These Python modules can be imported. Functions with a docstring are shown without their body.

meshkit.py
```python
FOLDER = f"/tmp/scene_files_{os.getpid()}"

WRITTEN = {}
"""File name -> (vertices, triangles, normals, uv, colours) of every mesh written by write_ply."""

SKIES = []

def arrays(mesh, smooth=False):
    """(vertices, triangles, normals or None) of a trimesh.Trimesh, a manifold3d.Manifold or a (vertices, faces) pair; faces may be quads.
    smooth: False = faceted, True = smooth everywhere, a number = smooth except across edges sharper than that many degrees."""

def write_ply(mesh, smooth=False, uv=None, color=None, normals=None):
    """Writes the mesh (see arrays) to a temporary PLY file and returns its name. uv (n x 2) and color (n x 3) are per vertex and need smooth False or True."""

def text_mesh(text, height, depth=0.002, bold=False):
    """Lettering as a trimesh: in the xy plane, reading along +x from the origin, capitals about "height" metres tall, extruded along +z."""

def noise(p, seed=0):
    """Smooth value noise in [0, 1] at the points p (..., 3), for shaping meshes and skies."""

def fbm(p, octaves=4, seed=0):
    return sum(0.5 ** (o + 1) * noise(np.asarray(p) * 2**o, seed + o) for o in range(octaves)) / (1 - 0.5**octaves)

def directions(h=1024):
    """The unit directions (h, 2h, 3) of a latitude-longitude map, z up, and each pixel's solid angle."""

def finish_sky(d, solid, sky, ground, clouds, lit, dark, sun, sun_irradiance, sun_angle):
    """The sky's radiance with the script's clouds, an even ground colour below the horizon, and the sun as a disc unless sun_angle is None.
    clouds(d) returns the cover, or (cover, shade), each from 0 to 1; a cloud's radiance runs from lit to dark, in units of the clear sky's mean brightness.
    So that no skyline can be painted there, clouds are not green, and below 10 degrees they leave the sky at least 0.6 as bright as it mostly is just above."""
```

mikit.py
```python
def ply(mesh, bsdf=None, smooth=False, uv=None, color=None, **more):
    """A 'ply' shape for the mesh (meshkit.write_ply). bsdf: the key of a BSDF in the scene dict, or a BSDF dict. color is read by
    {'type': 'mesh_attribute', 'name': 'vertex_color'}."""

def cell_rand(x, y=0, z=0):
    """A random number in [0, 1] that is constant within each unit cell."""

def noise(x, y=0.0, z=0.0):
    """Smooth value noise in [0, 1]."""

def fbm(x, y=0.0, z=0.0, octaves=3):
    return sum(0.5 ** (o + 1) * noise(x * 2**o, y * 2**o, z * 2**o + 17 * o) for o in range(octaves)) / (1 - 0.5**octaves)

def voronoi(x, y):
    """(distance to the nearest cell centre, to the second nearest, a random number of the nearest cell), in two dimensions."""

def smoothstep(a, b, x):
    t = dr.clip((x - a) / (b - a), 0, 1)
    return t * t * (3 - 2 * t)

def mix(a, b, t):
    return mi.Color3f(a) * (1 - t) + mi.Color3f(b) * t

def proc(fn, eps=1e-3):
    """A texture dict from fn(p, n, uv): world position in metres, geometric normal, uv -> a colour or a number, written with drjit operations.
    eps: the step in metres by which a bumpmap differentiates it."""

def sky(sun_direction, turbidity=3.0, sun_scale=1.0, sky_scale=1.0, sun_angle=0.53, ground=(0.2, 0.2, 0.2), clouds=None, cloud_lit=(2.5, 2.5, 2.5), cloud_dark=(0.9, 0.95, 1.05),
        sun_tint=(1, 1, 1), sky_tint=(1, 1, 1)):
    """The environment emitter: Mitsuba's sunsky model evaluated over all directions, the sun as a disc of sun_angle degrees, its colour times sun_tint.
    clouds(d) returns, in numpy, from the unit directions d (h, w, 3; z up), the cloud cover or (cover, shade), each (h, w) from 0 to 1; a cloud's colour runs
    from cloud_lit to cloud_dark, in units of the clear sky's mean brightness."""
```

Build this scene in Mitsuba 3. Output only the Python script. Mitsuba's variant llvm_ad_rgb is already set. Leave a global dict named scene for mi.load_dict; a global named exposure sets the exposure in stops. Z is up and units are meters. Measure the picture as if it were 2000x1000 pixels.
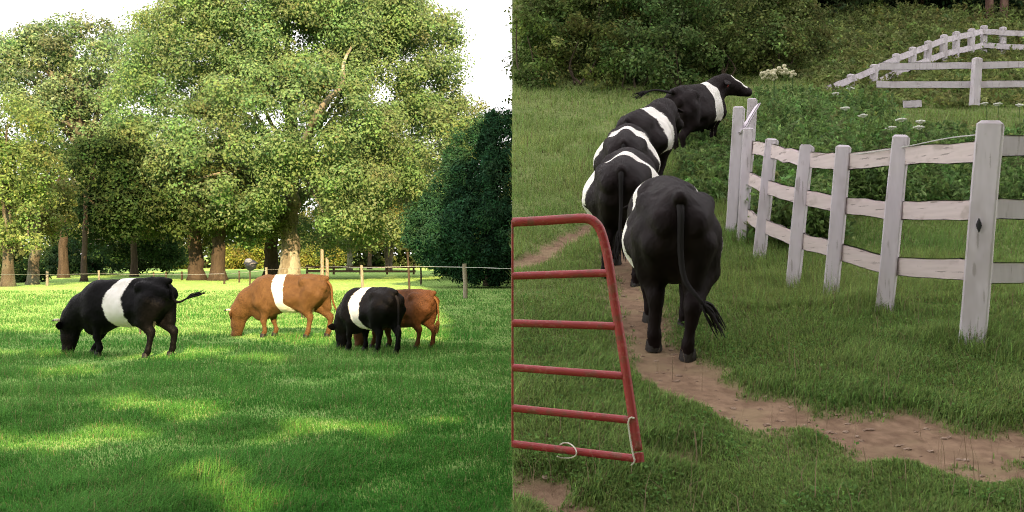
import math
import numpy as np, trimesh, mitsuba as mi, drjit as dr
import meshkit, mikit
from mikit import ply, proc, noise, fbm, smoothstep, mix

T = mi.ScalarTransform4f
scene, labels = {}, {}

# ------------------------------------------------------------------ camera, light, exposure
F = 2000.0                                   # focal length in pixels of the 2000 px wide photograph
CAM = np.array([0.0, 0.0, 1.7])
scene['camera'] = {'type': 'perspective', 'fov': 2 * math.degrees(math.atan(1000 / F)), 'fov_axis': 'x',
                   'near_clip': 0.1, 'far_clip': 2000.0,
                   'to_world': T().look_at(origin=[0, 0, 1.7], target=[0, 10, 1.7], up=[0, 0, 1])}
SUN = np.array([0.17, -0.87, 0.42]); SUN /= np.linalg.norm(SUN)
scene['sky'] = mikit.sky(SUN.tolist(), turbidity=3, sun_angle=0.6, sun_tint=(1.0, 0.94, 0.80), ground=(0.08, 0.12, 0.05),
                         clouds=lambda d: 0.72 + 0.28 * np.clip(meshkit.fbm(d * 3.0 + 5, 4), 0, 1), cloud_lit=(4.0, 3.75, 3.75), cloud_dark=(3.0, 2.85, 2.85))
exposure = 2.9
SK = np.array([SUN[0] / -SUN[1], SUN[2] / -SUN[1]])      # sideways and upward run of a sun ray per metre towards the back

rng = np.random.default_rng(7)

# ------------------------------------------------------------------ helpers
def numbered(name):
    keys = {k.split('__' if False else '\0')[0] for k in list(scene) + list(labels)}
    used = lambda n: n in scene or n in labels or any(k.startswith(n + '__') for k in scene)
    if not used(name): return name
    i = 1
    while used('%s_%03d' % (name, i)): i += 1
    return '%s_%03d' % (name, i)

def obj(name, mesh, bsdf, parent=None, smooth=False, uv=None, color=None, label=None):
    key = numbered(name if parent is None else parent + '__' + name)
    scene[key] = ply(mesh, bsdf, smooth, uv, color)
    if label: labels[key] = {'label': label}
    return key

def tag(key, label, cat, group=None):
    labels[key] = {'label': label, 'category': cat}
    if group: labels[key]['group'] = group
    return key

def kind(key, k, label=None, cat=None):
    labels[key] = {'kind': k}
    if label: labels[key]['label'] = label
    if cat: labels[key]['category'] = cat
    return key

def at(u, v, y):
    """World point at depth y that stands at pixel (u, v) of the photograph."""
    return np.array([(u - 1000) / F * y, y, CAM[2] + (500 - v) / F * y])

def norm(a):
    a = np.asarray(a, float)
    return a / np.maximum(np.linalg.norm(a, axis=-1, keepdims=True), 1e-9)

def tube(pts, radii, sides=8, caps=True, bump=0.0, seed=0):
    p = np.asarray(pts, float); n = len(p)
    r = np.broadcast_to(np.asarray(radii, float), (n,))
    t = norm(np.gradient(p, axis=0))
    ref = np.where(np.abs(t[:1, 2]) < 0.9, 1, 0)
    a = np.zeros_like(p); up = np.array([0, 0, 1.0]) if abs(t[0, 2]) < 0.9 else np.array([1.0, 0, 0])
    cur = norm(np.cross(t[0], up))
    for i in range(n):
        cur = norm(cur - t[i] * np.dot(cur, t[i])); a[i] = cur
    b = np.cross(t, a)
    ang = np.arange(sides) * 2 * np.pi / sides
    ring = np.cos(ang)[None, :, None] * a[:, None] + np.sin(ang)[None, :, None] * b[:, None]
    rr = np.repeat(r[:, None], sides, 1)
    if bump:
        q = p[:, None] + ring * rr[..., None]
        rr = rr * (1 + bump * (meshkit.fbm(q / max(r.max(), 1e-3) * 0.9 + seed, 3) - 0.5) * 2)
    v = (p[:, None] + ring * rr[..., None]).reshape(-1, 3)
    f = []
    for i in range(n - 1):
        for j in range(sides):
            k = (j + 1) % sides
            A, B, C, D = i * sides + j, i * sides + k, (i + 1) * sides + k, (i + 1) * sides + j
            f += [[A, C, B], [A, D, C]]
    if caps:
        v = np.vstack([v, p[:1], p[-1:]]); c0, c1 = n * sides, n * sides + 1
        for j in range(sides):
            k = (j + 1) % sides
            f += [[c0, j, k], [c1, (n - 1) * sides + k, (n - 1) * sides + j]]
    m = trimesh.Trimesh(v, np.array(f), process=False)
    if m.volume < 0: m.invert()
    return m

def spline(pts, n=24):
    p = np.asarray(pts, float); k = len(p)
    t = np.linspace(0, k - 1, n); out = []
    for x in t:
        i = min(int(x), k - 2); u = x - i
        p0, p1, p2, p3 = p[max(i - 1, 0)], p[i], p[i + 1], p[min(i + 2, k - 1)]
        out.append(0.5 * (2 * p1 + (p2 - p0) * u + (2 * p0 - 5 * p1 + 4 * p2 - p3) * u * u + (3 * p1 - p0 - 3 * p2 + p3) * u ** 3))
    return np.array(out)

def join(ms): return trimesh.util.concatenate(ms)

def leaf_mesh(P, N, size, col, aspect=0.6, r=rng, fold=0.25):
    """Diamond leaves, folded along the middle: points P, normals N, sizes, colours -> (vertices, faces), colours."""
    n = len(P); size = np.broadcast_to(size, (n,))[:, None]
    N = norm(N); a = norm(np.cross(N, r.normal(size=(n, 3)))); b = np.cross(N, a)
    h = N * size * fold * r.uniform(-1, 1, (n, 1))
    v = np.stack([P - a * size * .5, P - b * size * .5 * aspect + h, P + a * size * .5, P + b * size * .5 * aspect + h], 1).reshape(-1, 3)
    i = np.arange(n)[:, None] * 4
    f = np.vstack([i + [0, 1, 2], i + [0, 2, 3]])
    return (v, f), np.repeat(np.broadcast_to(col, (n, 3)), 4, 0)

def tints(n, base, var=0.25, hue=0.12, r=rng):
    c = np.asarray(base) * np.exp(r.normal(0, var, (n, 1))) * np.exp(r.normal(0, hue, (n, 3)))
    return np.clip(c, 0.002, 0.9)

# ------------------------------------------------------------------ materials
def foliage(name, trans=0.5, rough=0.6, spec=0.3):
    scene[name] = {'type': 'principledthin', 'base_color': {'type': 'mesh_attribute', 'name': 'vertex_color'}, 'roughness': rough,
                   'diff_trans': trans, 'eta': 1.35, 'spec_trans': 0.0}
foliage('leaf_look', 0.8, .8); foliage('grass_look', 0.8); foliage('conifer_look', 0.2)

def matte(name, tex, rough=0.7, spec=0.3, bump=None, bscale=1.0, **more):
    b = {'type': 'principled', 'base_color': tex, 'roughness': rough, 'specular': spec, **more}
    if bump is not None: b = {'type': 'bumpmap', 'arbitrary': bump, 'scale': bscale, 'bsdf': b}
    scene[name] = b
def rgb(*c): return {'type': 'rgb', 'value': list(c)}

def bark_fn(p, n, uv):
    a = fbm(p.x * 9, p.y * 9, p.z * 1.3, 3); s = smoothstep(0.45, 0.62, fbm(p.x * 1.1 + 3, p.y * 1.1, p.z * .9, 3))
    return mix(mix((.055, .045, .03), (.17, .14, .105), a), (.21, .21, .15), s * .7)
matte('bark_look', proc(bark_fn), .9, .1)
matte('oakbark_look', proc(lambda p, n, uv: mix(mix((.13, .11, .08), (.33, .29, .22), fbm(p.x * 5, p.y * 5, p.z * 1.6, 3)), (.40, .38, .30), smoothstep(.5, .62, fbm(p.x * 1.4, p.y * 1.4, p.z * .8, 3)))), .9, .1)
def darkbark_fn(p, n, uv):
    a = fbm(p.x * 7, p.y * 7, p.z * 1.1, 3)
    return mix((.035, .027, .02), (.12, .09, .065), a)
matte('darkbark_look', proc(darkbark_fn), .9, .1)
def weathered_fn(p, n, uv):
    a = fbm(p.x * 25, p.y * 25, p.z * 3, 3)
    return mix((.20, .16, .11), (.46, .41, .32), a)
matte('weathered_look', proc(weathered_fn), .9, .1)
matte('wire_look', rgb(.45, .45, .43), .5, .5)
matte('brownrail_look', rgb(.16, .10, .07), .9, .1)
matte('blackbag_look', rgb(.02, .022, .03), .4, .5)
matte('greybag_look', rgb(.22, .23, .27), .6, .3)

def paint_fn(p, n, uv):
    g = fbm(p.x * 30 + 7, p.y * 30, p.z * 4, 3); d = smoothstep(.52, .75, fbm(p.x * 5, p.y * 5, p.z * 2.2 + 9, 4))
    k = smoothstep(.66, .78, fbm(p.x * 40, p.y * 40, p.z * 5, 2))
    return mix(mix(mix((.50, .45, .50), (.64, .585, .64), g), (.42, .37, .39), d * .6), (.2, .16, .15), k * .45)
matte('post_paint', proc(paint_fn), .75, .25)
def railpaint_fn(p, n, uv):
    g = fbm(p.x * 4 + p.y * 2, p.y * 4, p.z * 45, 3); d = smoothstep(.55, .75, fbm(p.x * 6 + 4, p.y * 6, p.z * 9, 4))
    k = smoothstep(.68, .8, fbm(p.x * 6, p.y * 6 + 3, p.z * 50, 2))
    return mix(mix(mix((.52, .44, .43), (.65, .56, .55), g), (.38, .32, .29), d * .7), (.15, .11, .10), k * .6)
matte('rail_paint', proc(railpaint_fn), .8, .2)
matte('knot_look', rgb(.03, .028, .035), .6, .3)
def red_fn(p, n, uv):
    d = smoothstep(.52, .7, fbm(p.x * 22, p.y * 22, p.z * 22, 4)); k = smoothstep(.62, .7, fbm(p.x * 60, p.y * 60, p.z * 60, 2))
    return mix(mix(mix((.27, .02, .026), (.37, .038, .044), fbm(p.x * 8, p.y * 8, p.z * 8, 3)), (.18, .06, .04), d * .7), (.42, .18, .15), k * .25)
matte('gate_paint', proc(red_fn), .42, .5)
matte('twine_look', rgb(.62, .58, .50), .9, .1)

def coat(name, a, b, belly):
    """uv.x: place along the cow scaled so that the belt runs from 0 to 1; uv.y: height at rest."""
    def fn(p, n, uv):
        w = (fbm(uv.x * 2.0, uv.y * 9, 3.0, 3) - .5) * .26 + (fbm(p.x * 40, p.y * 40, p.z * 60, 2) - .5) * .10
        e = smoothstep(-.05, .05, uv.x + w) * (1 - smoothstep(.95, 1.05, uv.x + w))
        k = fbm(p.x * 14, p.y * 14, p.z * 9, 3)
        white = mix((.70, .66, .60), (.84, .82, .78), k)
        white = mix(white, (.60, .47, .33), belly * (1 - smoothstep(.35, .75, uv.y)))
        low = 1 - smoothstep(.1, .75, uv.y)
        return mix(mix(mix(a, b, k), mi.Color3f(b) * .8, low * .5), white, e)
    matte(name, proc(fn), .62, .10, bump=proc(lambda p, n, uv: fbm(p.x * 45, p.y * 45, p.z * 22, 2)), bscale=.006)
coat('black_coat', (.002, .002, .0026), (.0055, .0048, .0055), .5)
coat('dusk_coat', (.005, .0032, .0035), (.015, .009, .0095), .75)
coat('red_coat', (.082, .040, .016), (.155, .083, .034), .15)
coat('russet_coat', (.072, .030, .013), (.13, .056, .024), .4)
matte('hoof_look', rgb(.018, .014, .012), .5, .4)
matte('browntail_look', rgb(.17, .08, .03), .8, .2)
matte('blacktail_look', rgb(.013, .011, .012), .8, .2)
matte('udder_look', rgb(.62, .43, .33), .6, .3)
matte('horn_look', rgb(.62, .57, .44), .45, .4)
matte('horntip_look', rgb(.03, .028, .025), .45, .4)
scene['eye_look'] = {'type': 'plastic', 'diffuse_reflectance': rgb(.008, .006, .005)}
matte('tagred_look', rgb(.5, .05, .03), .5, .4)

# ------------------------------------------------------------------ ground
def meadow_h(x, y): return 0.0 * x

PATH = [(4.2, 5.0, .75), (2.75, 5.3, .60), (2.0, 5.45, .50), (1.5, 5.8, .37), (1.2, 6.2, .32), (1.05, 6.9, .32), (1.02, 7.8, .32), (1.08, 8.8, .32), (1.15, 10.5, .28), (1.5, 12.5, .25), (2.3, 16, .2)]
PATH2 = [(.05, 10.6, .3), (.55, 12.0, .28), (1.0, 13.2, .2)]
BARE = [(.1, 4.75, .30), (.25, 4.5, .22), (.75, 5.15, .22)]
def hill_h(x, y, lib=np):
    """Height of the slope on the right: it rises with y, ever faster, and levels off far back."""
    d = lib.maximum(y - 10, 0); e = lib.maximum(y - 36, 0)
    z = -.15 + .165 * y + .0075 * d * d - (.0075 * e * e + .38 * e) * 1.0
    z = z - .12 * lib.exp(-(((x - 2.75) / .9) ** 2 + ((y - 9.9) / 1.1) ** 2))
    return z
def hill(x, y):
    x, y = np.asarray(x, float), np.asarray(y, float)
    z = hill_h(x, y)
    q = np.stack([x * .7, y * .7, x * 0], -1)
    fade = np.clip((x - .0) / .4, 0, 1)
    z = z + (meshkit.fbm(q, 3, 4) - .5) * .10 * fade + (meshkit.fbm(q * .3 + 9, 2, 8) - .5) * .25 * np.clip((y - 10) / 8, 0, 1) * fade
    return z - .05 * path_mask(x, y)
def path_mask(x, y):
    x, y = np.broadcast_arrays(np.asarray(x, float), np.asarray(y, float))
    return np.array(path_mask_dr(mi.Float(x.ravel().astype(np.float32)), mi.Float(y.ravel().astype(np.float32)))).reshape(x.shape)
def path_mask_dr(x, y):
    d = mi.Float(9.0)
    for P in (PATH, PATH2):
        for (ax, ay, aw), (bx, by, bw) in zip(P[:-1], P[1:]):
            dx, dy = bx - ax, by - ay
            t = dr.clip(((x - ax) * dx + (y - ay) * dy) / (dx * dx + dy * dy), 0, 1)
            d = dr.minimum(d, dr.sqrt(dr.square(x - ax - t * dx) + dr.square(y - ay - t * dy)) / (aw + (bw - aw) * t) * (1 if P is PATH else 1.5))
    for cx, cy, r in BARE: d = dr.minimum(d, dr.sqrt(dr.square(x - cx) + dr.square(y - cy)) / r + .25)
    return dr.clip((1.15 - d + (fbm(x * 3.1, y * 3.1, 2.0, 4) - .5) * 1.5) / .7, 0, 1)

def meadow_fn(p, n, uv):
    a = fbm(p.x * .5, p.y * .5, 0.0, 4); b = fbm(p.x * 6, p.y * 2.2, 1.0, 3)
    return mix(mix((.14, .26, .06), (.20, .30, .09), a), (.26, .30, .13), smoothstep(.5, .8, b) * .5)
matte('meadow_look', proc(meadow_fn), .95, .05)
def hill_fn(p, n, uv):
    m = path_mask_dr(p.x, p.y); c = fbm(p.x * 20, p.y * 20, 0.0, 4); e = fbm(p.x * 3, p.y * 3, 0.0, 3)
    dirt = mix(mix((.12, .076, .050), (.26, .18, .12), c), (.22, .17, .10), smoothstep(.5, .7, e) * .5)
    grass = mix((.09, .13, .04), (.16, .18, .07), fbm(p.x * 4, p.y * 4, 5.0, 3))
    return mix(grass, dirt, m)
matte('hill_look', proc(hill_fn), .95, .05, bump=proc(lambda p, n, uv: fbm(p.x * 14, p.y * 14, p.z * 14, 4)), bscale=.014)
def bank_fn(p, n, uv):
    return mix(mix((.10, .075, .05), (.22, .17, .12), fbm(p.x * 8, p.y * 8, p.z * 8, 4)), (.06, .09, .03), smoothstep(.42, .6, fbm(p.x, p.y * 1.5, p.z * 1.2, 3)) * .8)
matte('bank_look', proc(bank_fn), .95, .05)

def sheet(xs, ys, hf):
    X, Y = np.meshgrid(xs, ys, indexing='ij'); Z = hf(X, Y)
    v = np.stack([X, Y, Z], -1).reshape(-1, 3); a, b = len(xs), len(ys)
    i, j = np.meshgrid(np.arange(a - 1), np.arange(b - 1), indexing='ij'); q = (i * b + j).ravel()
    return trimesh.Trimesh(v, np.vstack([np.stack([q, q + b, q + b + 1], 1), np.stack([q, q + b + 1, q + 1], 1)]), process=False)
kind(obj('meadow', sheet(np.r_[-600, -200, -80, -40, -20:21:2, 40, 80, 200, 600], np.r_[-200, -60, -20, 0:80:4, 100, 200, 500, 1500], lambda x, y: x * 0.0), 'meadow_look'), 'structure')
hx = np.unique(np.r_[0.004, np.arange(.05, 1, .05), np.geomspace(1, 6, 90), np.geomspace(6, 70, 60)]); hy = np.unique(np.r_[.3, .8, np.geomspace(1.2, 9, 110), np.geomspace(9, 40, 110), np.linspace(40, 90, 12)])
kind(obj('hillside', sheet(hx, hy, hill), 'hill_look', smooth=True), 'structure')
wall_z = np.linspace(0, 1, 14); WY, WT = np.meshgrid(hy, wall_z, indexing='ij')
EDGE = hill(np.full(len(hy), .004), hy)
WX = .0
wv = np.stack([.004 + .55 * (meshkit.fbm(np.stack([WY, WT * EDGE[:, None], WT * 0], -1) * 1.1, 3)) * np.minimum(1, np.minimum(WT, 1 - WT) * 3.5), WY, WT * EDGE[:, None] - (1 - WT) * .3], -1).reshape(-1, 3)
qi, qj = np.meshgrid(np.arange(len(hy) - 1), np.arange(13), indexing='ij'); q = (qi * 14 + qj).ravel()
kind(obj('earth_bank', trimesh.Trimesh(wv, np.vstack([np.stack([q, q + 1, q + 15], 1), np.stack([q, q + 15, q + 14], 1)]), process=False), 'bank_look', smooth=True), 'structure')

br = np.random.default_rng(61); n = 26000
bi, bj = br.integers(8, len(hy) - 1, n), br.integers(0, 13, n); bt = br.uniform(0, 1, (n, 2, 1)); W4 = wv.reshape(len(hy), 14, 3)
bp = W4[bi, bj] * (1 - bt[:, 0]) * (1 - bt[:, 1]) + W4[bi + 1, bj] * bt[:, 0] * (1 - bt[:, 1]) + W4[bi, bj + 1] * (1 - bt[:, 0]) * bt[:, 1] + W4[bi + 1, bj + 1] * bt[:, 0] * bt[:, 1]
bk = (meshkit.fbm(bp * 1.3, 3) > .42) & (bp[:, 0] > .09) & (bp[:, 1] < 40); bp = bp[bk]; bs = .05 + .004 * bp[:, 1]
(lv_, lf_), lc_ = leaf_mesh(bp - [[.02, 0, 0]], br.normal(size=bp.shape) * .6 + [-.8, 0, .5], bs, tints(len(bp), (.09, .15, .045), .3, .08, br), .6, br)
lv_[:, 0] = np.maximum(lv_[:, 0], .006)
kind(obj('bank_growth', (lv_, lf_), 'leaf_look', color=lc_), 'stuff', 'low leafy growth covering the steep earth bank', 'weeds')

# ------------------------------------------------------------------ trees
def crown_leaves(blobs, n_clump, per, rc, size, base, r, keep=None, flat=.72, var=.25, up=.35, shell=.72):
    """blobs: (centre, radii). Leaf clumps on the shells of the blobs; leaves on the outside of each clump."""
    w = np.array([b[1][0] * b[1][2] + b[1][0] * b[1][1] for b in blobs]); w = w / w.sum()
    C, S = [], []
    for (c, rad), k in zip(blobs, np.maximum(1, (w * n_clump)).astype(int)):
        d = norm(r.normal(size=(k, 3))); q = np.asarray(c) + d * np.asarray(rad) * r.uniform(shell, 1.0, (k, 1))
        C.append(q); S.append(rc * r.uniform(.6, 1.35, k))
    C, S = np.vstack(C), np.concatenate(S)
    if keep is not None:
        m = keep(C); C, S = C[m], S[m]
    n = len(C); ct = tints(n, base, var * .6, .06, r)
    d = norm(r.normal(size=(n, per, 3)) + [0, 0, .25]); rr = r.uniform(.45, 1.05, (n, per, 1))
    lump = 1 + .35 * (meshkit.noise(d * 2.3 + np.arange(n)[:, None, None]) - .5)[..., None] * 2
    P = C[:, None] + d * rr * lump * S[:, None, None] * np.array([1, 1, flat])
    N = norm(d * .9 + r.normal(size=d.shape) * .42 + [0, 0, up])
    col = np.clip(ct[:, None] * np.exp(r.normal(0, var, (n, per, 1))) * np.exp(r.normal(0, .07, (n, per, 3))), .002, .9)
    return P.reshape(-1, 3), N.reshape(-1, 3), col.reshape(-1, 3), r.uniform(.65, 1.3, n * per) * size

def crown(key_parent, part, blobs, n_clump, per, rc, size, base, seed, look='leaf_look', aspect=.62, **kw):
    r = np.random.default_rng(seed)
    P, N, col, s = crown_leaves(blobs, n_clump, per, rc, size, base, r, **kw)
    m, c = leaf_mesh(P, N, s, col, aspect, r)
    return obj(part, m, look, key_parent, color=c)

def limbs(start, blobs, r0, seed, frac=.8, per=2):
    r = np.random.default_rng(seed); out = []
    for c, rad in blobs:
        for _ in range(per):
            end = np.asarray(c) + norm(r.normal(size=3)) * np.asarray(rad) * frac * r.uniform(.5, 1)
            mid = (start * .5 + end * .5) + r.normal(size=3) * .08 * np.linalg.norm(end - start) + [0, 0, .05 * np.linalg.norm(end - start)]
            L = spline([start, mid, end], 10)
            out.append(tube(L, np.linspace(r0, r0 * .15, 10), 6, bump=.2))
    return join(out)

def trunk(u, v, y, width, top_v, seed, lean=0, flare=1.5, ground=0.0):
    base = at(u, v, y); base[2] = ground - .15
    top = at(u + lean, top_v, y)
    r = np.random.default_rng(seed)
    n = 14; t = np.linspace(0, 1, n)[:, None]
    p = base + (top - base) * t + np.c_[r.normal(0, .04, n), r.normal(0, .04, n), np.zeros(n)] * np.sin(np.pi * t) * width / F * y * 1.5
    w = width / 2 / F * y
    rad = w * (1 - .35 * t[:, 0]) * (1 + (flare - 1) * np.exp(-t[:, 0] * 12))
    return tube(p, rad, 12, bump=.16, seed=seed), top

def px_blobs(lst, y, deep=.8, r=None):
    return [(at(u, v, y + dy), (ru / F * y, ru / F * y * deep, rv / F * y)) for u, v, ru, rv, dy in lst]

# the great oak
oak_b = px_blobs([(560, 40, 250, 160, 0), (400, 110, 150, 130, -2), (760, 100, 140, 130, 1), (330, 230, 120, 110, -3), (590, 230, 170, 110, -6), (800, 290, 130, 100, -1),
                  (430, 330, 140, 90, -6), (830, 190, 80, 70, 2), (860, 380, 60, 60, 3), (250, 330, 70, 80, 0), (590, 90, 120, 100, -4), (700, 230, 90, 70, -3), (480, 30, 110, 90, -2), (700, 20, 120, 90, -1), (830, 60, 70, 60, 2), (290, 110, 60, 70, 1), (640, 370, 130, 80, -6), (320, 370, 110, 70, -2), (760, 400, 110, 70, -3), (540, 430, 110, 50, -3), (660, 450, 90, 50, 1)], 75)
gap = lambda C: ~((((C[:, 0] / C[:, 1] * F + 1000 - 745) / 45) ** 2 + ((500 - (C[:, 2] - 1.7) / C[:, 1] * F - 192) / 22) ** 2 < 1) |
                  (((C[:, 0] / C[:, 1] * F + 1000 - 588) / 50) ** 2 + ((500 - (C[:, 2] - 1.7) / C[:, 1] * F - 440) / 110) ** 2 < 1) & (C[:, 1] < 76) |
                  (((C[:, 0] / C[:, 1] * F + 1000 - 648) / 42) ** 2 + ((500 - (C[:, 2] - 1.7) / C[:, 1] * F - 182) / 34) ** 2 < 1) & (C[:, 1] < 70.5))
oak = tag(numbered('oak_tree'), 'huge spreading oak with olive green crown filling the middle of the meadow edge', 'tree')
tm, ttop = trunk(566, 548, 75, 40, 330, 3, lean=4)
tm2 = tube(spline([ttop - [0, 0, .4], at(575, 280, 74), at(560, 150, 75), at(565, 20, 76)], 14), np.linspace(.55, .12, 14), 8, bump=.2)
obj('trunk', join([tm, tm2]), 'oakbark_look', oak, smooth=True)
obj('limb', tube(spline([ttop - [0, 0, .3], at(610, 240, 69), at(640, 195, 68.5), at(668, 165, 68.5), at(672, 120, 69), at(700, 70, 71)], 20), np.linspace(.30, .07, 20), 8, bump=.2), 'oakbark_look', oak, smooth=True)
obj('limb', limbs(ttop, oak_b, .2, 5, per=1), 'oakbark_look', oak)
crown(oak, 'crown', oak_b, 1750, 190, 1.25, .23, (.225, .325, .135), 11, keep=gap, var=.14)

def tree(name, label, trunk_args, blobs, y, n_clump, per, rc, size, base, seed, look='bark_look', cat='tree', group=None, leafy='leaf_look', **kw):
    t = tag(numbered(name), label, cat, group)
    u, v, w, tv, lean = trunk_args
    tmesh, top = trunk(u, v, y, w, tv, seed, lean)
    obj('trunk', tmesh, look, t, smooth=True)
    b = px_blobs(blobs, y)
    obj('limb', limbs(top - [0, 0, .2], b, max(.06, w / 2 / F * y * .5), seed + 1), look, t)
    crown(t, 'crown', b, n_clump, per, rc, size, base, seed + 2, leafy, **kw)
    return t

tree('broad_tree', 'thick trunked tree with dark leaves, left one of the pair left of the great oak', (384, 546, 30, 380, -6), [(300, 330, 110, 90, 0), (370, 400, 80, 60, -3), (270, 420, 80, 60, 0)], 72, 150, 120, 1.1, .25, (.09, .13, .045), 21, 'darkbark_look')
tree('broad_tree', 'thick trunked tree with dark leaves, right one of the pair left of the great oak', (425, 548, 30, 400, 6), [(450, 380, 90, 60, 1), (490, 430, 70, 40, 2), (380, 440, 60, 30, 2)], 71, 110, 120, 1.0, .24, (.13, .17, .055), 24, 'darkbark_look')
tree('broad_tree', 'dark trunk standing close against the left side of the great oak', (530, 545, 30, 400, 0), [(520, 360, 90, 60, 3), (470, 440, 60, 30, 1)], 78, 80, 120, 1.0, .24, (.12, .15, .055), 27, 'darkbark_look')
tree('tall_tree', 'tall pale olive tree with broken crown at the back left against the sky', (180, 532, 34, 300, -10), [(60, 95, 60, 45, 0), (160, 82, 70, 50, 0), (20, 130, 50, 60, 1), (110, 150, 110, 100, 0), (190, 120, 90, 90, 1), (60, 190, 70, 80, -2), (230, 200, 70, 100, 2), (130, 260, 110, 80, -1), (215, 300, 80, 70, 0), (30, 120, 50, 50, 0)], 96, 340, 140, 1.3, .30, (.225, .31, .15), 31)
tree('roadside_tree', 'yellowish leafed tree at the left picture edge with pale trunk', (16, 562, 22, 330, -4), [(30, 250, 80, 60, 0), (-20, 330, 80, 60, 0), (60, 330, 70, 50, 0), (20, 400, 70, 40, 0), (-30, 460, 60, 30, 0), (40, 455, 40, 25, -1)], 57, 150, 130, .85, .19, (.22, .30, .10), 35)
tree('roadside_tree', 'slim leaning pale trunk second from the left picture edge', (63, 556, 22, 400, 14), [(80, 380, 60, 40, 1), (100, 430, 50, 28, 1), (60, 440, 36, 22, 1)], 61, 70, 120, .75, .19, (.21, .24, .085), 39)
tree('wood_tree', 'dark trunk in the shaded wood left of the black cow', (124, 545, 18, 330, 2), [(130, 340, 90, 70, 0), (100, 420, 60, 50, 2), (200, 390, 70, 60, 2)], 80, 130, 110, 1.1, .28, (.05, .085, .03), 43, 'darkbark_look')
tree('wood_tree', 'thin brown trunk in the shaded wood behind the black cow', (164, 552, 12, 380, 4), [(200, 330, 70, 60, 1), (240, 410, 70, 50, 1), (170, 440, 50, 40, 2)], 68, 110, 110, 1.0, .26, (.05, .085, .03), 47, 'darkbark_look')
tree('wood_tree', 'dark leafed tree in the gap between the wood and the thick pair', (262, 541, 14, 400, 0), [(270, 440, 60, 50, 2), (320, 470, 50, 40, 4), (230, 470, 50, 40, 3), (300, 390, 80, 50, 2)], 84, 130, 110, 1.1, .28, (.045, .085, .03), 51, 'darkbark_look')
tree('slim_tree', 'slim pale trunk with yellowish leaves right of the great oak', (683, 531, 11, 400, 0), [(690, 400, 60, 50, 0), (640, 440, 50, 36, 2), (720, 440, 50, 40, 2), (680, 340, 50, 50, 0)], 108, 120, 110, 1.2, .30, (.24, .25, .08), 55)
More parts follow.
